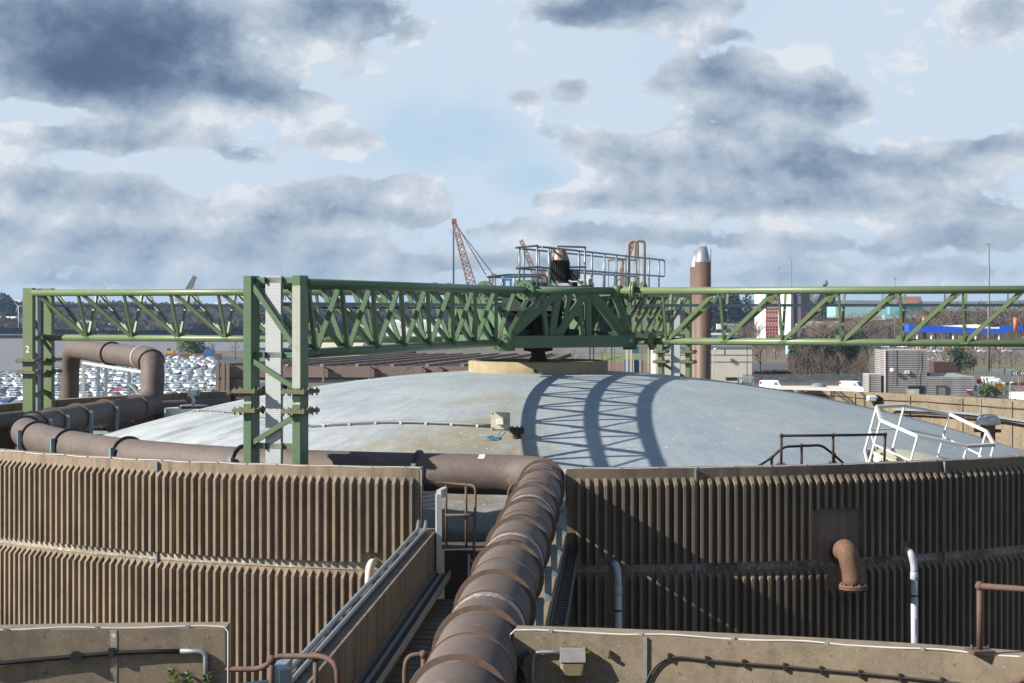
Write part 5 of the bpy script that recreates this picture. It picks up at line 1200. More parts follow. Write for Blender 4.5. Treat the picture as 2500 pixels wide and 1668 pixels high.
def seen(s):
    px=1250+F*s[0]/s[1]; y=HY+CAMZ*F/s[1]
    rim=990-30*px/420 if px<420 else 960-.033*(px-420)
    if y>rim+14: return False
    if px>530: return False
    if 145<px<190 and y>880: return False
    return True
spots=[s for s in spots if seen(s)]
spots.sort(key=lambda s:s[1])
kinds=['car_white']*21+['car_silver']*3+['car_black']*1+['car_blue','car_red']
lab={'car_white':('white car parked in the packed rows of the riverside car park','white parked cars'),'car_silver':('silver car parked in the packed rows of the riverside car park','silver parked cars'),'car_black':('black car parked in the packed rows of the riverside car park','black parked cars'),'car_blue':('blue car parked in the packed rows of the riverside car park','blue parked cars'),'car_red':('red car parked in the packed rows of the riverside car park','red parked cars')}
for i,(X,Yc) in enumerate(spots[:300]):
    k=rc.choice(kinds); rz_=R(-103+rc.uniform(-4,4)+(180 if rc.random()<.12 else 0))
    if k not in cars:
        o=car_mesh(k).build('parked_car',[M[k],M['car_glass'],M['tyre']],None,(0,0,0)); cars[k]=o; tag(o,lab[k][0],'car',lab[k][1]); o.location=(X,Yc,.03); o.rotation_euler=(0,0,rz_)
    else: dup(cars[k],(X,Yc,.03),rz_)
rest=spots[300:]
if rest:
    mb=MB(); proto=car_mesh('x')
    for X,Yc in rest:
        a=R(-103+rc.uniform(-4,4)); ca,sa=math.cos(a),math.sin(a); b=len(mb.v); k=0 if rc.random()<.8 else 3
        mb.v += [(X+x*ca-y*sa,Yc+x*sa+y*ca,z+.03) for x,y,z in proto.v]
        mb.f += [tuple(b+i for i in f) for f in proto.f]; mb.m += [(k if m==0 else m) for m in proto.m]; mb.s += proto.s
    o=mb.build('parked_cars',[M['car_white'],M['car_glass'],M['tyre'],M['car_silver']]); o['kind']='stuff'; tag(o,'farthest rows of pale cars in the riverside car park','cars')
# ---------------------------------------------------------------- chimney, brown shed, yard buildings
def px_box(mb,x0,x1,y0,y1,D,depth,rz=0):
    X0,X1=gx(x0,D),gx(x1,D); zb_,zt2=hz(y1,D),hz(y0,D); mb.box(((X0+X1)/2,D+depth/2,(zb_+zt2)/2),(X1-X0,depth,zt2-zb_),rz)
ch=thing('chimney','twin brown steel chimney stack with silver cone tops behind the tank','chimney',(gx(1712,110),110,0))
for px,D,top,cap,rw in ((1715,110,640,602,.49),(1704,111.4,652,611,.5)):
    X=gx(px,D); mb=MB(); mb.cyl((X,D,0),(X,D,hz(top,D)),rw,n=28); f_=mb.build('flue',M['stack_brown'],ch)
    mb=MB(); mb.lathe((X,D,hz(top,D)),[(rw*1.02,-.02),(rw*1.02,.03),(rw*.56,hz(cap,D)-hz(top,D)),(rw*.5,hz(cap,D)-hz(top,D)),(rw*.5,.3)],28); mb.build('cone_top',M['stack_cap'],f_)
X=gx(1735,110); mb=MB(); mb.cyl((X,109.9,0),(X,109.9,hz(608,110)),.02,n=5); mb.build('lightning_rod',M['black'],ch)
mb=MB()
for k in range(14): z=hz(650,110)-k*.82; mb.bar((X-.16,109.75,z),(X+.01,109.8,z),.035)
mb.build('rung',M['rust'],ch)
sh=thing('industrial_shed','long low brown steel framed building with an open purlin roof behind the dome','building',(gx(880,95),95,0))
D0,D1=86.0,108.0; zr=15.15
def rf(x,d): return (gx(x,86.0)+(d-86)*.10,d)
xa,xb=gx(528,D0),gx(1300,D0)
mb=MB()
for k in range(19):
    d=D0+.2+(D1-D0-.4)*k/18; z=zr+.0*k; mb.bar((xa+(d-D0)*.35,d,z),(xb+(d-D0)*.12,d,z),.32,.14)
mb.build('purlin',M['roof_rust'],sh)
mb=MB()
for k in range(10):
    f=k/9; a=V((xa+(xb-xa)*f,D0,zr+.1)); b=V((xa+8+(xb+2.5-xa-8)*f,D1,zr+.1)); mb.bar(a,b,.16,.14)
mb.build('rafter',M['fascia'],sh)
mb=MB(); mb.hexa([V((xa,D0+.2,zr-.35)),V((xb,D0+.2,zr-.35)),V((xb+2.4,D1,zr-.35)),V((xa+7.6,D1,zr-.35)),V((xa,D0+.2,zr-.22)),V((xb,D0+.2,zr-.22)),V((xb+2.4,D1,zr-.22)),V((xa+7.6,D1,zr-.22))]); mb.build('roof_deck',M['shed_dark'],sh)
mb=MB(); mb.box(((xa+xb)/2,D0,hz(908,D0)),(xb-xa,.14,hz(894,D0)-hz(921,D0))); mb.build('fascia',M['fascia'],sh)
mb=MB(); mb.box(((xa+xb)/2,D0+.5,hz(925,D0)),(xb-xa-.3,.5,.14)); mb.build('gutter',M['steel_grey'],sh)
for px in (531,545,556,789,902,1028,1070,1190):
    mb=MB(); x=gx(px,D0-.3); mb.box((x,D0-.25,(hz(885 if px<560 else 893,D0))/2),(.17 if px<560 else .1,.2,hz(885 if px<560 else 893,D0))); mb.build('post',M['fascia'],sh)
    if px>560: mb=MB(); mb.bar((x,D0-.3,hz(895,D0)),(x+.5,D0-.15,hz(906,D0)),.05); mb.build('strut',M['rust_dark'],sh)
mb=MB(); mb.box((gx(528,D0)+.15,D0+6,hz(903,D0)-7),(.3,12,14)); mb.build('side_wall',M['fascia'],sh)
mb=MB(); mb.box(((xa+xb)/2,D0+5,6.5),(xb-xa-.6,.3,13)); mb.build('inner_wall',M['shed_dark'],sh)
mb=MB()
for k in range(26): mb.box((xa+1+(xb-xa-2)*k/25,D0+4.7,7),(.12,.1,12))
mb.build('sheeting_rib',M['fascia'],sh)
tk=leaf=None
mb=MB(); mb.lathe((gx(672,88),88.5,hz(944,88)-.9),[(1.25,-.3),(1.25,.3),(1.0,.75),(.5,.95),(.02,1.0)],24); tag(mb.build('storage_vessel',M['steel_grey']),'grey rounded vessel top under the brown shed roof between the green posts','vessel')
# arched pipes and frame beyond the walkway
lp=thing('arched_pipes','pair of brown arched pipes with a small frame, seen through the walkway handrail','pipework',(gx(1555,82),82,8))
for px0,px1,t in ((1535,1553,590),(1551,1570,588)):
    mb=MB(); D=82; mb.tube(rounded([at(px0,765,D),at(px0,t,D),at(px1+3,t,D),at(px1+3,765,D)],.34,8),.075,n=10); mb.build('pipe',M['crane_brown'],lp)
for px in (1486,1505,1520):
    mb=MB(); mb.bar(at(px,765,81),at(px,636,81),.09 if px>1490 else .04); mb.build('frame_post',M['crane_brown'] if px>1490 else M['galv_blue'],lp)
mb=MB(); mb.bar(at(1484,636,81),at(1526,635,81),.09); mb.bar(at(1503,690,81),at(1522,672,81),.06); mb.bar(at(1482,765,81.5),at(1580,765,81.5),.12); mb.build('frame_beam',M['crane_brown'],lp)
for px in (1500,1566): mb=MB(); q=at(px,765,81.5); mb.bar((q.x,q.y,0),q,.06); mb.build('leg',M['steel_grey'],lp)
# ---- far cranes
def lattice(mb,a,b,w0,w1,n,r):
    a=V(a);b=V(b);d=(b-a).normalized(); u=V((0,1,0)); s=d.cross(u).normalized()
    cs=[]
    for sx,sy in ((-1,-1),(1,-1),(1,1),(-1,1)):
        p=a+s*(sx*w0/2)+u*(sy*w0/2); q=b+s*(sx*w1/2)+u*(sy*w1/2); mb.bar(p,q,r*1.5); cs.append((p,q))
    for k in range(n):
        f,g=k/n,(k+1)/n
        for i in range(4):
            (p,q),(p2,q2)=cs[i],cs[(i+1)%4]; mb.bar(p.lerp(q,f),p2.lerp(q2,g) if k%2 else p2.lerp(q2,f),r); mb.bar(p2.lerp(q2,f),p.lerp(q,g),r)
D=700; cr=thing('crawler_crane','tall orange lattice crane with a raised jib left of the motor','crane',(gx(1155,D),D,0))
mb=MB(); lattice(mb,at(1165,790,D),at(1150,690,D),3.0,3.2,7,.28); lattice(mb,at(1150,690,D),at(1108,540,D),3.2,1.5,13,.28); mb.box(at(1109,539,D),(1.8,1.4,1.6)); mb.build('jib',M['crane_orange'],cr)
mb=MB(); lattice(mb,at(1200,790,D),at(1207,668,D),2.0,1.2,9,.24); lattice(mb,at(1185,700,D),at(1207,668,D),1.2,1.0,5,.2); mb.build('mast',M['crane_orange'],cr)
mb=MB(); mb.cyl(at(1110,540,D),at(1186,671,D),.17,n=5); mb.cyl(at(1112,548,D),at(1202,668,D),.17,n=5); mb.build('pendant_rope',M['steel_far'],cr)
mb=MB()
for k in (-2,0,2): mb.cyl(at(1107+k*.7,541,D),at(1107.5+k*.7,740,D),.13,n=5)
mb.build('hoist_rope',M['steel_far'],cr)
mb=MB(); mb.box(at(1190,800,D)+V((0,0,-4)),(14,8,7)); mb.build('crane_body',M['crane_orange'],cr)
def small_crane(label,p0,p1,D,mt,w=2.0,r=.3,tail=None):
    t=thing('quay_crane',label,'crane',(at(*p0,D).x,D,0)); mb=MB(); lattice(mb,at(*p0,D),at(*p1,D),w,w*.6,12,r); mb.build('jib',mt,t)
    mb=MB(); b=at(*p0,D); mb.box((b.x,D,b.z/2),(3.2,3.2,b.z)); mb.build('tower',mt,t)
    if tail: mb=MB(); mb.cyl(at(*p1,D),at(*tail,D),.2,n=5); mb.build('rope',M['steel_far'],t)
    return t
small_crane('slim orange crane jib rising behind the short handrail left of the motor',(1305,668),(1272,586),820,M['crane_orange'],2.2,.28)
small_crane('small orange crane tip standing behind the low ladder handrail',(1327,690),(1325,657),820,M['crane_orange'],2.6,.5)
small_crane('orange crane jib leaning right behind the arched brown pipes',(1522,655),(1546,595),820,M['crane_orange'],2.0,.26)
small_crane('distant brown crane jib above the left arm of the green truss',(459,708),(476,675),1500,M['crane_brown'],3.4,.7,(472,715))
g=thing('gantry_crane','distant blue gantry crane behind the low ladder handrail','crane',(gx(1240,1000),1000,0))
mb=MB()
for px in (1231,1246): 
    mb.bar(at(px,720,1000),at(px,680,1000),.8); mb.bar(at(px+1.5,720,1002),at(px+1.5,680,1002),.8)
mb.build('leg',M['tower_blue'],g)
mb=MB(); mb.bar(at(1227,683,1000),at(1250,683,1000),1.2); mb.bar(at(1232,705,1000),at(1246,705,1000),.7); mb.build('beam',M['tower_blue'],g)
def turbine(label,px,base,hub,D,blade,ang):
    t=thing('wind_turbine',label,'wind turbine',(gx(px,D),D,0)); z0=hz(base,D); z1=hz(hub,D)
    mb=MB(); mb.cyl((gx(px,D),D,z0),(gx(px,D),D,z1),(z1-z0)*.022,(z1-z0)*.012,n=10); mb.build('tower',M['shed_white'],t)
    mb=MB(); h=V((gx(px,D),D-1.5,z1)); mb.box(h+V((0,1.2,0)),((z1-z0)*.06,(z1-z0)*.09,(z1-z0)*.05)); mb.build('nacelle',M['shed_white'],t)
    for k in range(3):
        a=R(ang+120*k); d=V((math.sin(a),0,math.cos(a))); s=V((math.cos(a),0,-math.sin(a)))*blade*.035
        mb=MB(); mb.add([h-s,h+s,h+d*blade*.4+s*.9,h+d*blade,h+d*blade*.4-s*.7],[(0,1,2,3,4)]); mb.add([h-s+V((0,.3,0)),h+s+V((0,.3,0)),h+d*blade*.4+s*.9+V((0,.3,0)),h+d*blade+V((0,.05,0)),h+d*blade*.4-s*.7+V((0,.3,0))],[(4,3,2,1,0)]); mb.build('blade',M['shed_white'],t)
    return t
turbine('white wind turbine with a raised blade above the left arm of the green truss',267,748,700,1900,13,-44)
turbine('small white wind turbine standing by the far river bank at the left',45,800,748,1150,4.5,-40)
# ---- lamp masts
def mast(label,px,top,base,D,r,heads):
    t=thing('light_mast',label,'lamp post',(gx(px,D),D,0)); x=gx(px,D); z=hz(top,D)
    mb=MB(); mb.cyl((x,D,0),(x,D,z),r*1.2,r*.7,n=10); mb.build('pole',M['steel_grey'],t)
    mb=MB(); mb.bar((x-heads,D,z),(x+heads,D,z),.14)
    for sx in (-1,-.4,.4,1): mb.box((x+sx*heads,D,z-.1),(.55,.5,.22))
    mb.build('lamp_head',M['galv_pale'],t)
mast('tall grey high mast light rising at the far right in front of the blue canopy',2414,595,0,500,.32,1.3)
mast('tall high mast light beside the white tower with red windows',1932,633,0,720,.3,2.0)
mast('slim pole with a small head between the white tower and the teal warehouse',2185,680,0,640,.16,.3)
mast('thin radio pole left of the white tower above the truss',1902,655,0,900,.14,.2)
for px,top,D,lb in ((1532,845,200,'tall pale steel lamp column right of the blue hopper beside the grass mound'),(1493,838,260,'thin dark pole on the heather strip behind the dome'),(1440,843,215,'left one of the two slim dark poles behind the kerb on the dome'),(1449,843,216,'right one of the two slim dark poles behind the kerb on the dome'),(1742,853,330,'white street lamp in front of the pale block building beside the chimney'),(1824,842,420,'thin black pole in front of the pale block building'),(2466,935,330,'white street lamp at the far right beside the white tanker'),(1583,850,330,'pale lamp post left of the rear green frame')):
    t=thing('street_lamp',lb,'lamp post',(gx(px,D),D,0)); mb=MB(); mb.cyl((gx(px,D),D,0),(gx(px,D),D,hz(top,D)),.09,n=8); mb.build('pole',M['shed_pale'] if 'dark' not in lb and 'black' not in lb else M['black'],t)
    mb=MB(); q=V((gx(px,D),D,hz(top,D))); mb.tube([q,q+V((.25,-.1,.1)),q+V((.7,-.2,.05))],[.09,.13,.06],n=8); mb.build('lamp_head',M['shed_white'],t)
# ---- yard: clad building, vans, tanker, fence
D=352
cb=thing('clad_building','grey brown building clad in horizontal ribbed sheeting with a taller left block','building',(gx(2260,D),D,0))
def clad(mb,x0,x1,y0,y1,D,dep,pitch=.36):
    X0,X1=gx(x0,D),gx(x1,D); z0,z1=max(0,hz(y1,D)),hz(y0,D)
    mb.mi=1; mb.box(((X0+X1)/2,D+dep/2,(z0+z1)/2),(X1-X0-.1,dep-.1,z1-z0-.05)); mb.mi=0
    n=int((z1-z0)/pitch)
    for k in range(n):
        z=z1-.12-(k+.5)*pitch
        if z-pitch/2<z0: break
        a,b=z-pitch*.32,z+pitch*.32
        mb.hexa([V((X0-.07,D-.07,a)),V((X1+.07,D-.07,a)),V((X1+.07,D+dep+.07,a)),V((X0-.07,D+dep+.07,a)),V((X0-.07,D-.07,b)),V((X1+.07,D-.07,b)),V((X1+.07,D+dep+.07,b)),V((X0-.07,D+dep+.07,b))])
    mb.box(((X0+X1)/2,D+dep/2,z1),(X1-X0+.2,dep+.2,.22))
def trap(mb,x0,x1,xb,y0,y1,D,dep):  # block whose left flank recedes to the left, as seen
    pass
mb=MB(); clad(mb,2164,2262,856,1020,D,9.5); mb.build('tall_block',[M['cladding'],M['cladding_gap']],cb)
mb=MB(); clad(mb,2264,2376,921,1020,D,8); mb.build('long_block',[M['cladding'],M['cladding_gap']],cb)
mb=MB(); clad(mb,2122,2150,915,1020,D+1.5,6); mb.build('side_block',[M['cladding'],M['cladding_gap']],cb)
# angled flank of the tall block
mb=MB(); A=V((gx(2163.4,D),D-.02,0)); B=V((gx(2136.5,D+10),D+10,0)); zt3=hz(853,D); nn=int(zt3/.36)
mb.mi=1; mb.hexa([A,A+V((.2,.3,0)),B+V((.4,.3,0)),B,A+V((0,0,zt3)),A+V((.2,.3,zt3)),B+V((.4,.3,zt3)),B+V((0,0,zt3))]); mb.mi=0
for k in range(nn):
    z=zt3-.12-(k+.5)*.36; o=V((-.07,-.04,0)); mb.hexa([A+o+V((0,0,z-.11)),A+V((.1,.1,z-.11)),B+V((.1,.1,z-.11)),B+o+V((0,0,z-.11)),A+o+V((0,0,z+.11)),A+V((.1,.1,z+.11)),B+V((.1,.1,z+.11)),B+o+V((0,0,z+.11))])
mb.build('flank_wall',[M['cladding'],M['cladding_gap']],cb)
for px in (2163,2124): mb=MB(); mb.box((gx(px,D),D-.12,hz(856 if px>2150 else 916,D)/2),(.22,.12,hz(856 if px>2150 else 916,D))); mb.build('corner_trim',M['maroon'],cb)
mb=MB(); q=V((gx(2268,D+1),D+1,hz(921,D)+.05)); mb.hexa([q,q+V((8.5,0,0)),q+V((8.5,6,0)),q+V((0,6,0)),q+V((.3,.3,.75)),q+V((5.0,.3,.75)),q+V((6.5,5.7,.3)),q+V((.3,5.7,.75))]); mb.build('roof_light',M['shed_pale'],cb)
mb=MB(); px_box(mb,2289,2308,945,1010,D-.25,.1); mb.build('door',M['window_pale'],cb)
mb=MB(); 
for a,b,c_,d_ in ((2286,2289,944,1010),(2308,2312,944,1010),(2286,2312,942,945.5)): px_box(mb,a,b,c_,d_,D-.3,.15)
mb.build('door_frame',M['maroon'],cb)
mb=MB(); px_box(mb,2217,2257,943,1010,D-.2,.1); mb.build('opening',M['black'],cb)
mb=MB(); px_box(mb,2214,2244,950,1010,D-.35,.14); mb.build('notice_board',M['cream'],cb)
mb=MB(); px_box(mb,2225,2235,953,958,D-.37,.02); px_box(mb,2218,2233,953,965,D-.36,.01); mb.build('notice',M['stucco'],cb)
mb=MB(); q=at(2178,904,D-.7); mb.lathe(q,[(.02,-.12),(.48,.0),(.46,.05),(.02,.06)],20,(-.45,-1,.15)); mb.bar(q+V((.1,.1,0)),q+V((.45,.6,-.1)),.08); mb.build('satellite_dish',M['galv_pale'],cb)
mb=MB(); px_box(mb,2210,2221,905,913,D-.5,.4); mb.build('wall_box',M['stucco'],cb)
for px,y0,y1 in ((2182,850,935),(2243,856,905),(2240,905,945)):
    mb=MB(); mb.cyl(at(px,y0,D-.3),at(px-(2 if px==2240 else 0),y1,D-.3),.05,n=6); mb.build('wall_pipe',M['rust_dark'],cb)
sg=MB(); px_box(sg,2361,2374,953.5,962.5,D-.3,.05); s_=sg.build('wall_sign',M['sign_red'],cb)
mb=MB(); px_box(mb,2361,2374,951,953.4,D-.31,.05); mb.build('sign_header',M['sign_white'],s_)
# palisade fence
def palisade(label,x0,x1,D0_,D1_,h,mt,step):
    a=V((gx(x0,D0_),D0_,0)); b=V((gx(x1,D1_),D1_,0)); t=thing('palisade_fence',label,'fence',(a+b)/2)
    mb=MB(); mb.bar(a+V((0,.08,h*.25)),b+V((0,.08,h*.25)),.06); mb.bar(a+V((0,.08,h*.85)),b+V((0,.08,h*.85)),.06)
    n=int((b-a).length/step)
    for k in range(n+1): q=a.lerp(b,k/n); mb.box(q+V((0,0,h/2)),(.09,.03,h))
    mb.build('palings',mt,t)
    mb=MB()
    for k in range(0,n+1,16): q=a.lerp(b,k/n); mb.box(q+V((0,.14,h/2)),(.14,.1,h+.05))
    mb.build('post',mt,t)
    return t
palisade('grey palisade fence behind the vans left of the striped clad building',1815,2125,418,424,2.5,M['steel_grey'],.17)
palisade('grey palisade fence right of the striped clad building',2380,2560,432,425,3.0,M['steel_grey'],.18)
mb=MB(); px_box(mb,2386,2520,934,958,415,.4); tag(mb.build('boundary_wall',M['maroon']),'low dark red brick wall behind the white tanker','wall')
mb=MB(); px_box(mb,2280,2332,884,912,368,4); o=mb.build('brick_hut',M['maroon'],None); tag(o,'plain maroon brick plant room behind the low striped roof','hut')
# vans
def van(label,px,D,rz,marks):
    t=thing('van',label,'van',(gx(px,D),D,.03)); t.rotation_euler=(0,0,rz)
    # built about the origin then placed
    prof=[(-2.7,.4),(-2.75,1.0),(-2.7,2.3),(-2.55,2.45),(.9,2.5),(1.25,2.38),(1.95,1.45),(2.65,1.15),(2.75,.8),(2.75,.4)]
    mb=MB(); n=len(prof); Wz=lambda z: .98 if z<1.5 else .98-.12*(z-1.5)
    vs=[(x,-Wz(z),z) for x,z in prof]+[(x,Wz(z),z) for x,z in prof]
    mb.add(vs,[(i,i+1,n+i+1,n+i) for i in range(n-1)]+[tuple(range(n)),tuple(range(2*n-1,n-1,-1))])
    def part(name,m_,mt_,parent=t):
        me=m_.build(name,mt_,None,(0,0,0)); me.parent=parent; me.location=(0,0,0); return me
    part('body',mb,M['car_white'])
    mb=MB(); mb.add([(1.33,-.82,2.30),(1.33,.82,2.30),(1.98,.9,1.47),(1.98,-.9,1.47)],[(0,3,2,1)]); mb.v[-4:]=[(x+.03,y,z+.03) for x,y,z in mb.v[-4:]]; part('windscreen',mb,M['car_glass'])
    for sg_ in (-1,1):
        mb=MB(); y=sg_*.99; mb.add([(.55,y,1.5),(1.6,y,1.5),(1.15,sg_*.90,2.15),(.55,sg_*.90,2.15)],[(0,1,2,3)]); part('side_window',mb,M['car_glass'])
        for x in (-1.7,1.8): mb=MB(); mb.cyl((x,sg_*1.0,.36),(x,sg_*.75,.36),.36,n=14); part('wheel',mb,M['tyre'])
    if marks:
        mb=MB(); mb.box((-2.73,0,1.7),(.06,1.7,.9)); mb.box((-2.45,-.985,2.0),(.4,.04,.5)); part('rear_marking',mb,M['van_red'])
    mb=MB(); 
    for x in (-1.8,-.6,.6): mb.box((x,0,2.53),(.05,1.5,.06))
    part('roof_bar',mb,M['galv_pale'])
    return t
van('white van with red markings, only its roof showing above the dome',1886,384,R(-20),True)
van('white van with red rear markings parked at the left end of the striped clad building',2082,380,R(-38),True)
van('small white van half hidden beside the left end of the clad building',2115,362,R(-30),False).scale=(.75,.85,.7)
van('white estate van at the bottom of the yard at the right edge',2495,345,R(-8),False).scale=(.85,.85,.72)
# tanker lorry
tl_=thing('tanker_lorry','white tanker lorry with red and yellow chevrons at its rear beside the clad building','lorry',(gx(2420,372),372,.03))
D=372
def lp_(name,fn,mt,par=tl_): mb=MB(); fn(mb); return mb.build(name,mt,par)
lp_('cab',lambda m:(m.hexa([at(2384,1003,D),at(2412,1003,D),at(2412,1003,D)+V((0,2.3,0)),at(2384,1003,D)+V((0,2.3,0)),at(2386,940,D),at(2411,938,D),at(2411,938,D)+V((0,2.3,0)),at(2386,940,D)+V((0,2.3,0))])),M['car_white'])
lp_('side_window',lambda m:px_box(m,2395,2407,941,953,D-.06,.05),M['car_glass'])
lp_('windscreen',lambda m:m.hexa([at(2383,955,D)+V((-.06,.1,0)),at(2384,955,D)+V((-.03,.1,0)),at(2384,955,D)+V((-.03,2.1,0)),at(2383,955,D)+V((-.06,2.1,0)),at(2385,941,D)+V((-.06,.1,0)),at(2386,941,D)+V((-.03,.1,0)),at(2386,941,D)+V((-.03,2.1,0)),at(2385,941,D)+V((-.06,2.1,0))]),M['car_glass'])
lp_('tank_barrel',lambda m:m.tube([at(2408,936,D+1.2),at(2412,936,D+1.2),at(2438,936,D+1.2),at(2446,938,D+1.2)],[.7,1.15,1.15,.6],n=20),M['car_white'])
lp_('tank_top',lambda m:(m.box(at(2412,922,D+1.2),(2.6,1.4,.3)),m.bar(at(2405,925,D+.4),at(2420,955,D-.1),.22,.2),m.bar(at(2398,925,D+.4),at(2404,945,D-.1),.2)),M['car_white'])
lp_('red_beacon',lambda m:px_box(m,2386,2396,925,936,D+.3,.6),M['van_red'])
lp_('hose',lambda m:m.tube(rounded([at(2407,922,D-.2),at(2414,935,D-.25),at(2421,952,D-.25),at(2419,958,D-.25)],.3),.09,n=6),M['black'])
rear=lp_('rear_box',lambda m:px_box(m,2432,2454,934,1000,D-.3,2.4),M['car_white'])
def chev(m,col):
    x0,x1,y0,y1=2430,2449,936,958
    for k in range(4):
        yb=y1-k*7
        pass
z0,z1=hz(958,D),hz(936,D); xl,xr=gx(2427,D),gx(2449,D); xm=(xl+xr)/2
lp_('chevron_board',lambda m:m.box((xm,D-.36,(z0+z1)/2),(xr-xl,.05,z1-z0)),M['chev_yellow'],rear)
def chv(m):
    n=3; s=(z1-z0)/3.6
    for k in range(-1,3):
        for sg_ in (-1,1):
            a=V((xm,D-.395,min(z1,z0+s*(k*1.2+1.4)))); 
            zc=z0+s*(k*1.2+.9); p=[V((xm,D-.395,zc+.0)),V((xm,D-.395,zc+.28)),V((xm+sg_*(xr-xl)/2,D-.395,zc-.62+.28)),V((xm+sg_*(xr-xl)/2,D-.395,zc-.62))]
            p=[V((q.x,q.y,max(z0,min(z1,q.z)))) for q in p]
            if abs(p[0].z-p[1].z)>.02 or abs(p[2].z-p[3].z)>.02: m.add(p,[(0,1,2,3)])
lp_('chevron_stripe',chv,M['chev_red'],rear)
lp_('chassis',lambda m:px_box(m,2384,2462,1003,1012,D+.2,1.9),M['black'])
for px in (2396,2440,2454): lp_('wheel',lambda m:m.cyl(V((gx(px,D),D-.1,.55)),V((gx(px,D),D+.25,.55)),.52,n=14),M['tyre'])
# road signs, cone at the right
for px,lb in ((2478,'left of two navy chevron bend signs by the fence at the right edge'),(2497,'right of two navy chevron bend signs by the fence at the right edge')):
    D=400; t=thing('chevron_sign',lb,'road sign',(gx(px,D),D,0)); mb=MB(); mb.box((gx(px,D),D,(hz(906,D)+hz(917,D))/2),(1.5,.06,1.05)); mb.build('board',M['sign_navy'],t)
    mb=MB(); zc=(hz(906,D)+hz(917,D))/2; x=gx(px,D)
    for k in (-.35,.2):
        for sg_ in (-1,1): mb.add([V((x+k-.2,D-.04,zc)),V((x+k+.06,D-.04,zc)),V((x+k+.42,D-.04,zc+sg_*.46)),V((x+k+.16,D-.04,zc+sg_*.46))],[(0,1,2,3)])
    mb.build('chevron',M['sign_white'],t)
    for sx in (-.5,.5): mb=MB(); mb.cyl((x+sx,D+.06,0),(x+sx,D+.06,hz(908,D)),.05,n=6); mb.build('post',M['steel_grey'],t)
t=thing('barrier_pole','tall orange and white marker pole by the right edge','marker',(gx(2488,345),345,0)); mb=MB(); mb.cyl(at(2488,958,345),at(2487,920,345),.07,n=8); mb.build('orange_pole',M['toll_orange'],t); mb=MB(); mb.lathe(at(2488,962,345)-V((0,0,.5)),[(.3,0),(.12,.7),(.1,.75)],12); mb.build('cone',M['sign_white'],t)
for px,w_ in ((2435,3.6),(2463,2.7)):
    t=thing('concrete_block_wall','%s pale grey panel barrier on the verge under the bare saplings'%('longer' if w_>3 else 'shorter'),'barrier',(gx(px,480),480,0)); mb=MB(); mb.box((gx(px,480),480,.9),(w_,.3,1.5)); mb.build('panel',M['shed_pale'],t)
    for sx in (-w_/2,w_/2): mb=MB(); mb.box((gx(px,480)+sx,480,.9),(.25,.45,1.8)); mb.build('post',M['steel_grey'],t)
# ---- white tower block with red window grid
D=1010
tw=thing('office_tower','white office tower with a red framed window column and blue top','building',(gx(1910,D),D,0))
zt4=hz(712,D)
mb=MB(); mb.box((gx(1860,D),D+8,zt4/2),(gx(1872,D)-gx(1847,D),16,zt4)); mb.build('left_wall',M['tower_white'],tw)
mb=MB(); mb.box((gx(1887,D),D+8.6,zt4/2),(gx(1901,D)-gx(1873,D),16,zt4)); mb.build('glazed_bay',M['window'],tw)
mb=MB(); mb.box((gx(1917,D),D+7.4,zt4/2),(gx(1932,D)-gx(1902,D),16,zt4)); mb.build('right_wall',M['tower_white'],tw)
mb=MB(); mb.box((gx(1941,D),D+9,zt4/2),(gx(1948,D)-gx(1932.5,D),14,zt4)); mb.build('maroon_wing',M['tower_maroon'],tw)
mb=MB(); mb.box((gx(1887,D),D+.3,hz(719,D)+.6),(gx(1901,D)-gx(1873,D),.5,1.9)); mb.box((gx(1941,D),D+1.7,hz(719,D)+.6),(gx(1948,D)-gx(1932.5,D),.6,1.9)); mb.build('blue_band',M['tower_blue'],tw)
mb=MB()
for k in range(5): mb.box((gx(1873.8+6.7*k,D),D+.45,zt4/2-1),(.32,.3,zt4-2))
for k in range(14): mb.box((gx(1887,D),D+.47,hz(722,D)-k*1.72),(gx(1901,D)-gx(1873,D),.28,.32 if k%2 else .5))
mb.build('red_mullion',M['tower_red'],tw)
mb=MB()
for y in (739,759):
    for k in range(4): mb.box((gx(1877+6.7*k,D),D+.55,hz(y,D)),(1.1,.1,.9))
for y in (725,748,770,790): 
    for k in range(4): mb.box((gx(1877+6.7*k,D),D+.55,hz(y,D)),(1.0,.08,1.5))
mb.build('blind',M['window_pale'],tw)
mb=MB(); 
for y in (732,756): mb.cyl((gx(1916,D),D-.7,hz(y,D)),(gx(1916,D),D-.55,hz(y,D)),.35,n=12)
mb.build('round_vent',M['steel_grey'],tw)
tw.rotation_euler=(0,0,R(-30)); tw.scale=(1.16,1,1)      # its front turned towards the river
# ---- toll plaza canopy
D=770
tc_=thing('toll_canopy','long bright blue toll plaza canopy on white columns with two orange funnels','canopy',(gx(2350,D),D,0))
A=[(2218.5,792.5),(2300,796),(2375,801),(2461,803.5)]; B=[(2218.5,811.5),(2300,812.5),(2375,813.5),(2461,815)]
mb=MB()
for i in range(3):
    a0,a1=at(*A[i],D),at(*A[i+1],D); b0,b1=at(*B[i],D),at(*B[i+1],D)
    mb.hexa([b0,b1,b1+V((0,.5,0)),b0+V((0,.5,0)),a0,a1,a1+V((0,.5,0)),a0+V((0,.5,0))])
mb.hexa([at(2218.5,811.5,D)+V((0,.5,0)),at(2219.3,811.5,D)+V((0,.5,0)),at(2219.3,811.5,D)+V((3,24,0)),at(2218.5,811.5,D)+V((3,24,0)),at(2218.5,792.5,D)+V((0,.5,0)),at(2219.3,792.5,D)+V((0,.5,0)),at(2219.3,792.5,D)+V((3,24,0)),at(2218.5,792.5,D)+V((3,24,0))])
mb.build('fascia',M['toll_blue'],tc_)
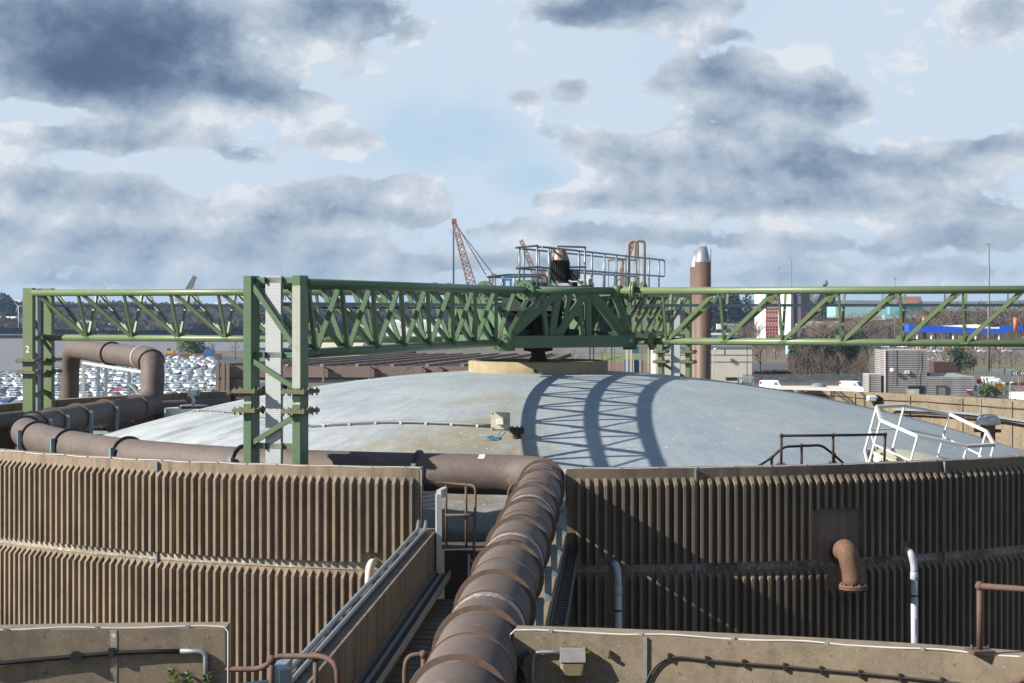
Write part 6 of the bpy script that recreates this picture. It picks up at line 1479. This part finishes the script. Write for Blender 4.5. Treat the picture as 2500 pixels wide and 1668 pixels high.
mb=MB(); mb.hexa([at(2439,805,D+20),at(2497,808,D+20),at(2497,808,D+21),at(2439,805,D+21),at(2439,795,D+20),at(2497,795,D+20),at(2497,795,D+21),at(2439,795,D+21)]); mb.build('rear_fascia',M['toll_blue'],tc_)
mb=MB(); a=at(2222,800,D)+V((0,.6,0)); b=at(2458,809,D)+V((0,.6,0)); mb.hexa([a+V((0,0,-.3)),b+V((0,0,-.3)),b+V((2,23,-.3)),a+V((3,23,-.3)),a,b,b+V((2,23,.3)),a+V((3,23,.3))]); mb.build('roof',M['shed_white'],tc_)
mb=MB(); mb.hexa([at(2290,797,D+14),at(2440,806,D+14),at(2440,806,D+15),at(2290,797,D+15),at(2290,796,D+14),at(2384,791.5,D+14),at(2384,791.5,D+15),at(2290,796,D+15)]); mb.hexa([at(2385,803,D+3),at(2440,807,D+3),at(2440,807,D+4),at(2385,803,D+4),at(2385,801,D+3),at(2440,798,D+3),at(2440,798,D+4),at(2385,801,D+4)]); mb.build('white_parapet',M['shed_white'],tc_)
for px,y0,y1,DD in ((2256,774,793,D+4),(2479,775,805,D+8)):
    mb=MB(); mb.cyl(at(px,y1+3,DD),at(px,y0,DD),.85,n=18); mb.build('funnel',M['toll_orange'],tc_)
mb=MB(); mb.cyl(at(2257,812,D+4),V((gx(2257,D+4),D+4,0)),.75,n=14); mb.build('funnel_foot',M['toll_red'],tc_)
for px,dd in ((2239,1),(2274,1),(2327,1),(2382,1),(2439,1),(2284,18),(2320,18),(2374,18),(2430,18)):
    mb=MB(); x=gx(px,D+dd); mb.cyl((x,D+dd,0),(x,D+dd,hz(813,D)),.36,n=12); mb.build('column',M['tower_white'] if dd==1 else M['steel_grey'],tc_)
rr=random.Random(4)
for i,(px,h_) in enumerate(((2230,1.8),(2246,2.4),(2305,2.2),(2334,2.4),(2345,1.2),(2361,3.0),(2372,1.3),(2390,2.6),(2416,2.5),(2447,2.8))):
    D_=738; t=MB(); t.cyl((gx(px,D_),D_,0),(gx(px,D_),D_,h_),.42,n=12); t.lathe((gx(px,D_),D_,h_),[(.42,0),(.25,.18),(.02,.2)],12)
    tag(t.build('toll_bollard',M['toll_orange']),'orange post at the toll booths below the blue canopy','bollard','orange posts of the toll plaza')
for i,px in enumerate((2263,2292,2400,2460)):
    o=dup(cars['car_white'],(gx(px,725),725,.08),R(10),'white car at the toll booths under the blue canopy','cars at the toll plaza')
for px,D_,k in ((2128,842,'car_white'),(2160,812,'car_white'),(2140,818,'car_white'),(2203,815,'car_white'),(2090,836,'car_silver'),(2105,838,'car_silver'),(1978,840,'car_silver')):
    o=dup(cars[k],(gx(px,D_),D_,.08),R(rr.uniform(-30,30)),('white' if k=='car_white' else 'silver')+' car on the road between the white tower and the blue canopy','%s cars beyond the bare trees'%k[4:])
# ---- warehouses and houses on the right
def gable(name,label,cat,px0,px1,ye,yr,D,dep,wall,roof,group=None,win=0):
    x0,x1=gx(px0,D),gx(px1,D); z=hz(ye,D); zr_=hz(yr,D); t=thing(name,label,cat,((x0+x1)/2,D,0),group)
    mb=MB(); mb.box(((x0+x1)/2,D+dep/2,z/2),(x1-x0,dep,z)); mb.build('wall',wall,t)
    mb=MB(); e=.3
    a,b,c_,d_=V((x0-e,D-e,z)),V((x1+e,D-e,z)),V((x1+e,D+dep+e,z)),V((x0-e,D+dep+e,z)); r0,r1=V((x0-e,D+dep/2,zr_)),V((x1+e,D+dep/2,zr_))
    mb.add([a,b,c_,d_,r0,r1],[(0,1,5,4),(2,3,4,5),(1,2,5),(3,0,4),(3,2,1,0)]); mb.build('roof',roof,t)
    if win:
        for k in range(win):
            mb=MB(); xw=x0+(x1-x0)*(k+.5)/win; mb.box((xw,D-.05,z*.62),((x1-x0)/win*.35,.1,z*.28)); mb.build('window',M['window'],t)
    return t
D=1080; tq=thing('teal_warehouse','long flat roofed teal warehouse with a darker gable between the truss bars','warehouse',(gx(2140,D),D,0))
mb=MB(); px_box(mb,2040,2172,748,776,D,30); mb.build('pale_wing',M['teal_pale'],tq)
mb=MB(); px_box(mb,2172,2206,747,774,D-6,30); mb.build('front_wall',M['teal'],tq)
mb=MB(); px_box(mb,2206,2253,748,774,D-5.5,30); mb.build('gable_wall',M['teal_dark'],tq)
mb=MB(); px_box(mb,2160,2275,770,778,D-16,8); mb.build('canopy',M['teal_pale'],tq)
mb=MB(); px_box(mb,2130,2275,778,781,D-14,6); mb.build('white_trim',M['shed_white'],tq)
mb=MB(); px_box(mb,2330,2500,748,760,1150,20); tag(mb.build('teal_shed',M['teal_pale']),'pale teal shed roofline glimpsed through the wood on the right','warehouse')
gable('brick_house','terrace of brick houses with an orange and grey roof above the teal warehouse','house',2190,2252,738,724,1400,14,M['brick'],M['roof_tile'],win=5)
gable('brick_house','brick house gable with an orange roof right of the terrace above the teal warehouse','house',2215,2240,741,727,1370,10,M['brick'],M['roof_orange'],win=2)
for i,px in enumerate((2180,2196,2208,2219,2230,2243)):
    gable('brick_house','small dark roofed brick house in the row just above the teal warehouse','house',px-5.5,px+5.5,749,742,1330,9,M['brick'],M['roof_tile'],'row of brick houses above the teal warehouse',win=1)
for i,(px,D_) in enumerate(((2148,1350),(2120,1370),(2095,1380))):
    gable('brick_house','low red brick house left of the terrace beyond the teal warehouse','house',px-9,px+9,745,738,D_,10,M['brick'],M['roof_tile'],'brick houses left of the terrace',win=2)
mb=MB(); px_box(mb,1970,2060,785,803,860,3); tag(mb.build('cream_wall',M['pale_wall']),'long cream boundary wall right of the white tower','wall')
mb=MB(); px_box(mb,1948,1968,791,802,855,8); tag(mb.build('grey_shed',M['shed_pale']),'small pale grey shed at the right foot of the white tower','shed')
mb=MB(); px_box(mb,2075,2118,794,806,850,10); tag(mb.build('blue_shed',M['steel_far']),'slate blue shed in the trees left of the blue canopy','shed')
t=thing('roof_antenna','white rooftop antenna cluster above the right arm of the truss','antenna',(gx(2306,1150),1150,0))
mb=MB(); mb.cyl((gx(2306,1150),1150,0),(gx(2306,1150),1150,hz(697,1150)),.35,n=8); mb.build('mast',M['steel_grey'],t)
mb=MB()
for k in (-1.3,-.4,.5,1.3): mb.box((gx(2306,1150)+k,1150,hz(693,1150)),(.6,.5,2))
mb.build('antenna_panel',M['shed_white'],t)
# pale block building left of the chimney's tree, lorry trailers, buses
D=432
pb=thing('block_building','pale rendered block building with a flat parapet right of the chimney','building',(gx(1765,D),D,0))
mb=MB(); px_box(mb,1600,1836,849,940,D,14); mb.build('wall',M['stucco'],pb)
mb=MB(); px_box(mb,1598,1838,845,850,D-.2,14.5); mb.build('parapet',M['steel_grey'],pb)
mb=MB(); px_box(mb,1606,1836,866,867,D-.1,.2); px_box(mb,1606,1836,883,884,D-.1,.2); mb.build('joint_line',M['steel_far'],pb)
mb=MB(); px_box(mb,1783,1788,875,883,D-.5,.6); mb.build('wall_lamp',M['steel_grey'],pb)
mb=MB(); px_box(mb,1767.5,1768.5,850,868,D-.1,.2); mb.build('downpipe',M['steel_far'],pb)
t=thing('bus_shelter','small grey flat roofed shelter right of the chimney beyond the dome','shelter',(gx(1822,340),340,0))
mb=MB(); px_box(mb,1800,1841,921,925,340,2.2); mb.build('roof',M['shed_pale'],t)
for px,w_ in ((1803,3),(1816,7),(1840,1)):
    mb=MB(); px_box(mb,px-w_/2,px+w_/2,925,985,340,.4); mb.build('post',M['shed_pale'],t)
mb=MB(); px_box(mb,1775,1800,922,930,338,2.5); tag(mb.build('dark_car_roof',M['car_black']),'dark car roof beside the grey shelter','car')
def trailer(label,px0,px1,y0,y1,D,mt,name='lorry_trailer'):
    t=thing(name,label,'lorry',(gx((px0+px1)/2,D),D,0)); mb=MB(); px_box(mb,px0,px1,y0,y1-4,D,2.5); mb.build('box_body',mt,t)
    mb=MB(); px_box(mb,px0,px1,y1-4,y1-2,D+.2,2.1); mb.build('chassis',M['black'],t)
    for k in (.15,.75,.85):
        mb=MB(); x=gx(px0+(px1-px0)*k,D); mb.cyl((x,D,max(.45,hz(y1-1,D))),(x,D+.3,max(.45,hz(y1-1,D))),.5,n=12); mb.build('wheel',M['tyre'],t)
    return t
D=960
t=trailer('pale lorry trailer with dark green lettering behind the chimney on the right',1766,1802,790,812,D,M['shed_pale'])
lettering('lettering','Stobart',1.9,(gx(1785,D),D-.03,hz(797,D)),0,M['teal_dark'],t)
trailer('white lorry cab and box left of the lettered trailer',1750,1764,791,808,958,M['shed_white'],'lorry')
t=thing('bus','white and blue bus behind the chimney','bus',(gx(1765,900),900,0)); mb=MB(); px_box(mb,1736,1800,813,818,900,2.6); mb.build('roof',M['shed_white'],t)
mb=MB(); px_box(mb,1736,1800,818,826,900,2.5); mb.build('window_band',M['bus_blue'],t); mb=MB(); px_box(mb,1736,1800,826,834,900,2.5); mb.build('lower_body',M['shed_white'],t)
t=thing('bus','blue and white coach right of the white and blue bus',"bus",(gx(1800,880),880,0)); mb=MB(); mb.hexa([at(1775,834,880),at(1818,834,880),at(1818,834,882.5),at(1775,834,882.5),at(1778,821,880),at(1812,821,880),at(1812,821,882.5),at(1778,821,882.5)]); mb.build('body',M['bus_blue'],t); mb=MB(); px_box(mb,1780,1812,824,828,879.9,.1); mb.build('window_band',M['window'],t)
t=thing('bus','pale blue and green bus half hidden in the bare trees','bus',(gx(1936,610),610,0)); mb=MB(); px_box(mb,1924,1948,842,866,610,6); mb.build('body',M['teal_pale'],t); mb=MB(); px_box(mb,1924,1948,845,852,609.9,.1); mb.build('windscreen',M['window'],t); mb=MB(); px_box(mb,1925,1944,856,862,609.85,.1); mb.build('green_band',M['bus_green'],t)
mb=MB(); px_box(mb,1716,1812,838,846,520,2); tag(mb.build('brick_wall',M['brick']),'low red brick wall behind the pale block building','wall')
for px,k in ((1785,'cream'),(1802,'cream'),(1752,'toll_orange')):
    mb=MB(); px_box(mb,px-7,px+7,838,847,500,2.4); mb.box((gx(px,500),500,hz(848,500)),(1.9,2.6,.3)); tag(mb.build('skip_container',M[k]),('cream' if k=='cream' else 'orange')+' container behind the parapet of the pale block building','container','%s containers behind the block building'%k.split('_')[-1] if k=='cream' else None)
# hopper, retaining wall and roof round the dome's back
t=thing('blue_hopper','dark blue louvred steel tank with pale corner posts behind the dome','tank',(gx(1548,150),150,0))
mb=MB(); mb.box((gx(1547,150),150.8,hz(878,150)/2),(gx(1570,150)-gx(1525,150),1.6,hz(878,150))); 
for k in range(9): mb.box((gx(1547,150),149.96,hz(880+k*6.5,150)),(gx(1568,150)-gx(1527,150),.1,.1))
mb.build('body',M['hopper_blue'],t)
mb=MB()
for px in (1546.5,1562.5): mb.box((gx(px,149.9),149.85,hz(877,150)/2),(.09,.12,hz(876,150)))
mb.build('corner_post',M['galv_pale'],t)
t=thing('concrete_column','pale twin concrete column left of the blue louvred tank','column',(gx(1535,120),120,0))
for px in (1531,1540): mb=MB(); mb.box((gx(px,120),120,hz(846,120)/2),(.16,.16,hz(846,120))); mb.build('leg',M['stucco'],t)
mb=MB()
for k in range(9): mb.bar(at(1531,853+k*8,120),at(1540,855+k*8,120),.05)
mb.build('rung',M['steel_grey'],t)
mb=MB(); px_box(mb,1484,1530,847,862,560,1.0); tag(mb.build('pale_fence',M['shed_pale']),'pale solid fence above the mown grass mound','fence')
mb=MB(); px_box(mb,1543,1560,846,863,520,3); tag(mb.build('blue_container',M['hopper_blue']),'dark blue container right of the pale fence above the grass mound','container')
t=thing('flat_roof','low pale felt roof with a rounded hump just beyond the far right rim','building',(gx(1975,76),76,0))
mb=MB(); mb.hexa([V((gx(1880,75),75,0)),V((gx(2090,73),73,0)),V((gx(2050,84),84,0)),V((gx(1900,84),84,0)),V((gx(1880,75),75,hz(949,75))),V((gx(2092,73),73,hz(953,73))),V((gx(2050,84),84,hz(942,84))),V((gx(1905,84),84,hz(942,84)))]); mb.build('roof_slab',M['stucco'],t)
mb=MB(); q=V((gx(1998,80),80,hz(944,80)-.1)); mb.lathe(q,[(.42,0),(.36,.14),(.2,.24),(.01,.28)],20); mb.build('roof_dome',M['steel_grey'],t)
# ---- left bank
D=1120
wb=thing('white_warehouse','large white riverside warehouse with small windows behind the green truss','warehouse',(gx(1015,D),D,0))
mb=MB(); px_box(mb,942,1080,786,826,D,22); mb.build('wall',M['shed_white'],wb)
mb=MB(); px_box(mb,945,1082,781,787,D+3,18); mb.build('roof',M['shed_white'],wb)
for px in (978,1012,1042,1058): mb=MB(); px_box(mb,px-2.5,px+2.5,792,801,D-.2,.2); mb.build('window',M['pale_wall'],wb)
gable('shed','pale blue grey gabled shed by the river seen between the near green posts','shed',630,700,849,834,430,14,M['shed_pale'],M['shed_pale'])
gable('shed','cream roofed low shed right of the near green post','shed',775,880,850,838,440,16,M['pale_wall'],M['pale_wall'])
gable('shed','grey roofed shed under the truss left of the crown kerb','shed',895,1010,846,838,470,14,M['shed_dark'],M['steel_grey'])
for i,(px0,px1,ye,yr,D_,lb,wl,rf_) in enumerate(((188,216,794,783,1215,'white house with a gable at the far river edge left of the other white house','shed_white','shed_pale'),(236,262,797,790,1210,'white flat house at the far river edge','shed_white','shed_white'),(288,302,802,797,1200,'small white hut at the far river edge','shed_white','shed_pale'),(-10,32,778,773,1260,'pale roofed shed on the far bank at the left edge','shed_pale','shed_white'),(170,196,800,793,1230,'grey shed left of the white gabled house','shed_pale','steel_grey'),(585,640,768,760,1700,'long pale shed on the far hillside left of the near frame','shed_pale','steel_far'),(540,600,778,774,1600,'low white shed roof by the far dock','shed_white','shed_white'),(650,700,776,770,1650,'pale shed on the far hillside behind the near frame','shed_pale','steel_far'),(770,840,788,780,1500,'grey white shed on the far bank right of the near frame','shed_pale','shed_white'),(860,930,800,792,1400,'low pale shed left of the white warehouse','shed_pale','steel_grey'))):
    gable('shed',lb,'shed',px0,px1,ye,yr,D_,16,M[wl],M[rf_])
r8=random.Random(8)
for i in range(26):
    px=r8.uniform(30,900); D_=r8.uniform(2200,3300); X=gx(px,D_); z=hfar(X,D_,(D_-1180)/2420)+6; mb=MB(); w_=r8.uniform(8,26); mb.box((X,D_,z),(w_,10,r8.uniform(4,9))); 
    mb.add([V((X-w_/2,D_-5.5,z+4)),V((X+w_/2,D_-5.5,z+4)),V((X+w_/2,D_,z+8)),V((X-w_/2,D_,z+8))],[(0,1,2,3)])
    tag(mb.build('house',M[r8.choice(['shed_pale','pale_wall','steel_grey'])]),'pale house on the distant hillside across the river','house','houses on the distant hillside')
q=thing('quay_wall','dark timber quay wall on the far bank at the left edge','quay',(gx(20,1090),1090,0)); mb=MB(); px_box(mb,-120,72,817,834,1085,20); mb.build('wall',M['steel_far'],q)
mb=MB()
for k in range(24): mb.box((gx(-120+8*k,1084),1084.5,hz(826,1084)),(.7,.6,4))
mb.build('pile',M['black'],q)
mb=MB(); px_box(mb,404,540,864,876,632,1); tag(mb.build('brick_wall',M['brick']),'low red brick wall between the car park and the river','wall')
t=thing('digger','yellow excavator on the river bank left of the green bush','excavator',(gx(415,640),640,0)); mb=MB(); px_box(mb,405,424,856,864,640,3); mb.build('body',M['chev_yellow'],t); mb=MB(); px_box(mb,408,414,851,857,640.2,2); mb.build('cab',M['window'],t); mb=MB(); px_box(mb,404,425,864,869,640,3); mb.build('track',M['black'],t)
mb=MB(); px_box(mb,498,520,854,866,628,2.5); mb.box((gx(509,628),628,.4),(4,2.6,.5)); tag(mb.build('blue_skip',M['tower_blue']),'blue skip on the river bank right of the green bush','skip')
for px,y in ((6,918),):
    mb=MB(); px_box(mb,8,18,918,928,466,2.4); mb.box((gx(13,466),467,.4),(1.3,2.2,.6)); tag(mb.build('white_cabin',M['cream']),'small cream cabin at the corner of the car park by the river','cabin')
    t=thing('red_van','red van at the far left of the car park','van',(gx(-2,462),462,0)); mb=MB(); px_box(mb,-10,3,917,929,462,3); mb.build('body',M['car_red'],t); mb=MB(); px_box(mb,-8,1,919,922,461.9,.1); mb.build('window',M['car_glass'],t); mb=MB(); mb.cyl((gx(0,462),461.9,.3),(gx(0,462),462.3,.3),.33,n=10); mb.build('wheel',M['tyre'],t)
# ---------------------------------------------------------------- the air
if HAZE>0:
    mb=MB(); mb.box((0,3900,29),(12000,8600,62)); hzo=mb.build('haze',[],None,(0,0,0)); hzo['kind']='stuff'; hzo['label']='thin blue haze over the river and the far hills'
    hm=bpy.data.materials.new('air'); hm.use_nodes=True; nt=hm.node_tree; nt.nodes.clear()
    out=nt.nodes.new('ShaderNodeOutputMaterial'); pv=nt.nodes.new('ShaderNodeVolumePrincipled'); nt.links.new(pv.outputs[0],out.inputs['Volume'])
    pv.inputs['Density'].default_value=HAZE; pv.inputs['Color'].default_value=(.45,.68,1,1); pv.inputs['Anisotropy'].default_value=.1
    hzo.data.materials.append(hm)
